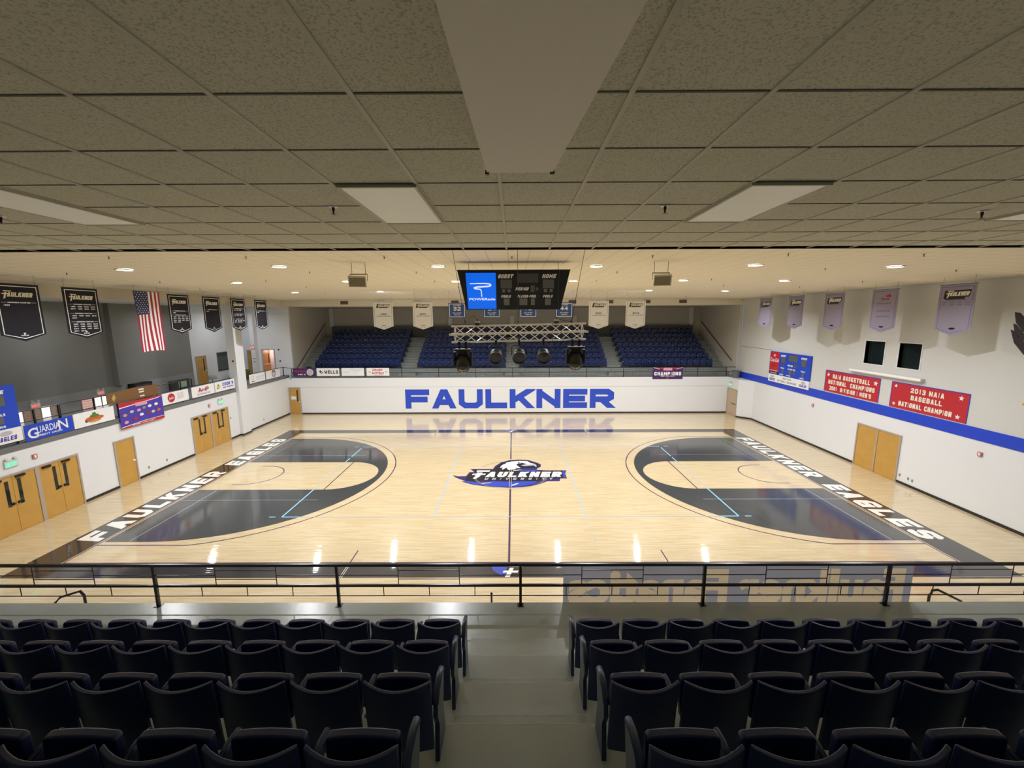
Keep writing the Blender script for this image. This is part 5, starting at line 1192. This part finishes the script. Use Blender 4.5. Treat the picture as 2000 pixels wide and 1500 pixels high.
# lobby furniture
t = thing('display_case', 'black framed cabinet standing in the lobby behind the brown boards', 'cabinet', (-22.5, 5.1, LH)); b = B(); b.box(-22.76, -22.35, 4.5, 5.72, LH, 3.93); b.build('cabinet', M_BLACK, t); b = B(); b.box(-22.35, -22.345, 4.6, 5.62, 3.2, 3.82); b.build('front_panel', CLR['dgrey'], t)
t = thing('cardboard_sheets', 'long brown cardboard sheets tied along the left railing above violet banner', 'cardboard', (-18.25, 0, 3.9)); fr = LW(-1.42, 3.86, -18.255)
b = B(); b.prism(fr, [(0, .05), (.5, 0), (2.75, .02), (2.75, .56), (1.4, .60), (0, .52)], -.02, .01); b.build('sheet', CLR['brown'], t)
prints(t, fr, [('sticker', 'cream', 1, [rect(1.62, .42, 1.92, .50), rect(1.64, .30, 1.92, .37), rect(1.66, .10, 1.92, .17)]), ('sticker', 'tan', 1, [[(.22, .3), (.35, .48), (.42, .30), (.30, .1)]])], .012)
t = thing('notice_screen', 'dark framed screen with pale green picture in the lobby', 'screen', (-22.6, 8.0, 3.4)); b = B(); b.box(-22.76, -22.6, 7.4, 9.0, LH, 3.62); b.build('frame', CLR['dgrey'], t); b = B(); b.box(-22.6, -22.595, 8.05, 8.75, 3.1, 3.55); b.build('picture', flat('pale_green_print', (.45, .62, .40)), t)
t = thing('tub_chair', 'olive rounded tub chair in the lobby beyond the column', 'chair', (-21.4, 12.6, LH)); b = B(); b.lathe([(0, .36), (.50, .36), (.55, .42), (.58, .74), (.64, .76), (.66, .70), (.62, .08), (.56, 0), (0, 0)], (-21.3, 12.6, LH), n=20); b.build('upholstery', mat('olive_fabric', (.10, .10, .045), .9), t, smooth=True)
t = thing('floor_lamp', 'grey domed lamp standing in the lobby before the shuttered window', 'lamp', (-21.6, 9.6, LH)); b = B(); b.lathe([(0, .78), (.14, .76), (.26, .66), (.30, .50), (.27, .48), (0, .5)], (-21.5, 9.75, LH), n=18); b.build('shade', mat('grey_shade', (.32, .32, .28), .7), t, smooth=True)
b = B(); b.tube([(-21.5, 9.75, LH), (-21.5, 9.75, LH + .5)], .02, 8); b.lathe([(.18, 0), (.18, .02), (0, .03)], (-21.5, 9.75, LH)); b.build('stand', M_STEEL, t)
t = thing('framed_picture', 'tall dark framed picture on lobby wall right of the column', 'picture', (-22.3, 14.18, 4.4)); fr = F((-22.45, 14.2, 3.95), (1, 0, 0)); b = B(); b.prism(fr, rect(0, 0, .38, 1.05), 0, .03); b.build('frame', M_BLACK, t); prints(t, fr, [('print', 'green', 1, [rect(.05, .42, .33, 1.0)]), ('print', 'lgrey', 1, [rect(.05, .05, .33, .38)])], .032)
for p, lab in (((-19.05, 14.2, 5.22), 'small round black sensor high beside the open lobby door'), ((-19.0, 14.2, 4.28), 'small round black sensor low beside the open lobby door')):
    b = B(); b.lathe([(.0, .03), (.06, .025), (.07, 0)], p, (0, -1, 0), 12); tag(b.build('wall_sensor', M_BLACK), lab, 'sensor')
fr = F((-20.95, 13.75, 4.2), (1, 0, 0)); 
for k, lab in enumerate(('small grey plaque on lobby pilaster, upper one', 'small grey plaque on lobby pilaster, lower one')):
    b = B(); b.prism(fr, rect(.03, .30 - .25 * k, .24, .36 - .25 * k), 0, .01); tag(b.build('wall_plaque', CLR['grey']), lab, 'plaque')
b = B(); b.lathe([(0, .03), (.05, .03), (.06, 0)], (-18.13, 7.15, 5.0), (0, -1, 0), 12); tag(b.build('wall_sensor', M_BLACK), 'small round black knob on the near side of the white column', 'sensor')
# potted plant beside the far left seats
t = thing('potted_plant', 'dark leafy plant at the front of the far left seats', 'plant', (-16.9, 14.6, LH)); b = B(); b.lathe([(0, 0), (.13, 0), (.17, .28), (.14, .28), (0, .24)], (-16.95, 14.75, 3.23), n=14); b.build('pot', M_BRONZE, t, smooth=True)
b = B(); rnd = random.Random(3)
for k in range(60):
    a = rnd.uniform(0, 6.28); e = rnd.uniform(.2, 1.3); L = rnd.uniform(.25, .5); c = Vector((-16.95, 14.75, 3.48)); d = Vector((math.cos(a) * math.cos(e), math.sin(a) * math.cos(e), math.sin(e))); sd = d.cross(Vector((0, 0, 1))).normalized() * .035
    p0, p1, p2 = c, c + d * L * .55, c + d * L + Vector((0, 0, -.08)); b.add([p0, p1 + sd, p2, p1 - sd], [(0, 1, 2, 3)])
b.build('foliage', mat('dark_leaf', (.012, .03, .012), .5), t)
# wing of a bird sculpture at the right edge
t = thing('bird_sculpture', 'dark bird sculpture on right wall, only three wing feathers showing at the edge', 'sculpture', (17.7, -5.7, 7.0))
for i, P in enumerate(([(-5.13, 7.86), (-5.28, 7.84), (-5.55, 7.55), (-6.2, 7.0), (-6.6, 6.7), (-6.3, 6.75), (-5.45, 7.2), (-5.22, 7.5)], [(-5.12, 7.47), (-5.20, 7.44), (-5.42, 7.18), (-6.3, 6.55), (-6.6, 6.5), (-6.2, 6.4), (-5.45, 6.93), (-5.20, 7.20)], [(-5.05, 7.26), (-5.18, 7.20), (-5.35, 6.98), (-5.9, 6.5), (-6.7, 6.3), (-6.6, 6.1), (-5.55, 6.42), (-5.22, 6.80)])):
    fr = F((17.62 + .03 * i, 0, 0), (0, -1, 0)); b = B(); b.prism(fr, [(-y, z) for y, z in P], -.02, .02); b.build('feather', mat('feather_black', (.022, .015, .022), .6), t, bevel=.01)
b = B(); b.lathe([(0, 0), (.25, .1), (.42, .5), (.38, 1.0), (.22, 1.4), (0, 1.5)], (17.6, -6.9, 5.6), (0, 0, 1), 16); b.build('body', MATS['feather_black'], t, smooth=True)
b = B(); b.tube([(17.7, -6.5, 5.6), (17.6, -6.0, 4.95), (17.58, -5.86, 4.72)], .07, 8, r2=.03); b.build('claw', CLR['yellow'], t)
b = B(); b.box(17.8, 18.245, -7.1, -6.7, 6.0, 6.9); b.build('wall_bracket', M_BLACK, t)

# unseen downlights added to brighten the lobby behind the left railing
for k, (x, y) in enumerate(((-20.6, -7.5), (-20.6, 0.0), (-20.6, 6.5), (-20.6, 11.5))):
    ld = bpy.data.lights.new('lobby_fill', 'AREA'); ld.shape = 'DISK'; ld.size = 0.4; ld.energy = LOBBY_FILL_W; ld.color = LIGHT_COL; ld.spread = R(165)
    lo = bpy.data.objects.new('lobby_fill', ld); COL.objects.link(lo); lo.location = (x, y, 8.56)
    o = copy_tree(lamp); o.location = (x, y, 8.615); o['label'] = 'added unseen downlight in the lobby ceiling, %s from the balcony end' % ordn(k); o['group'] = 'added downlights in the lobby ceiling'
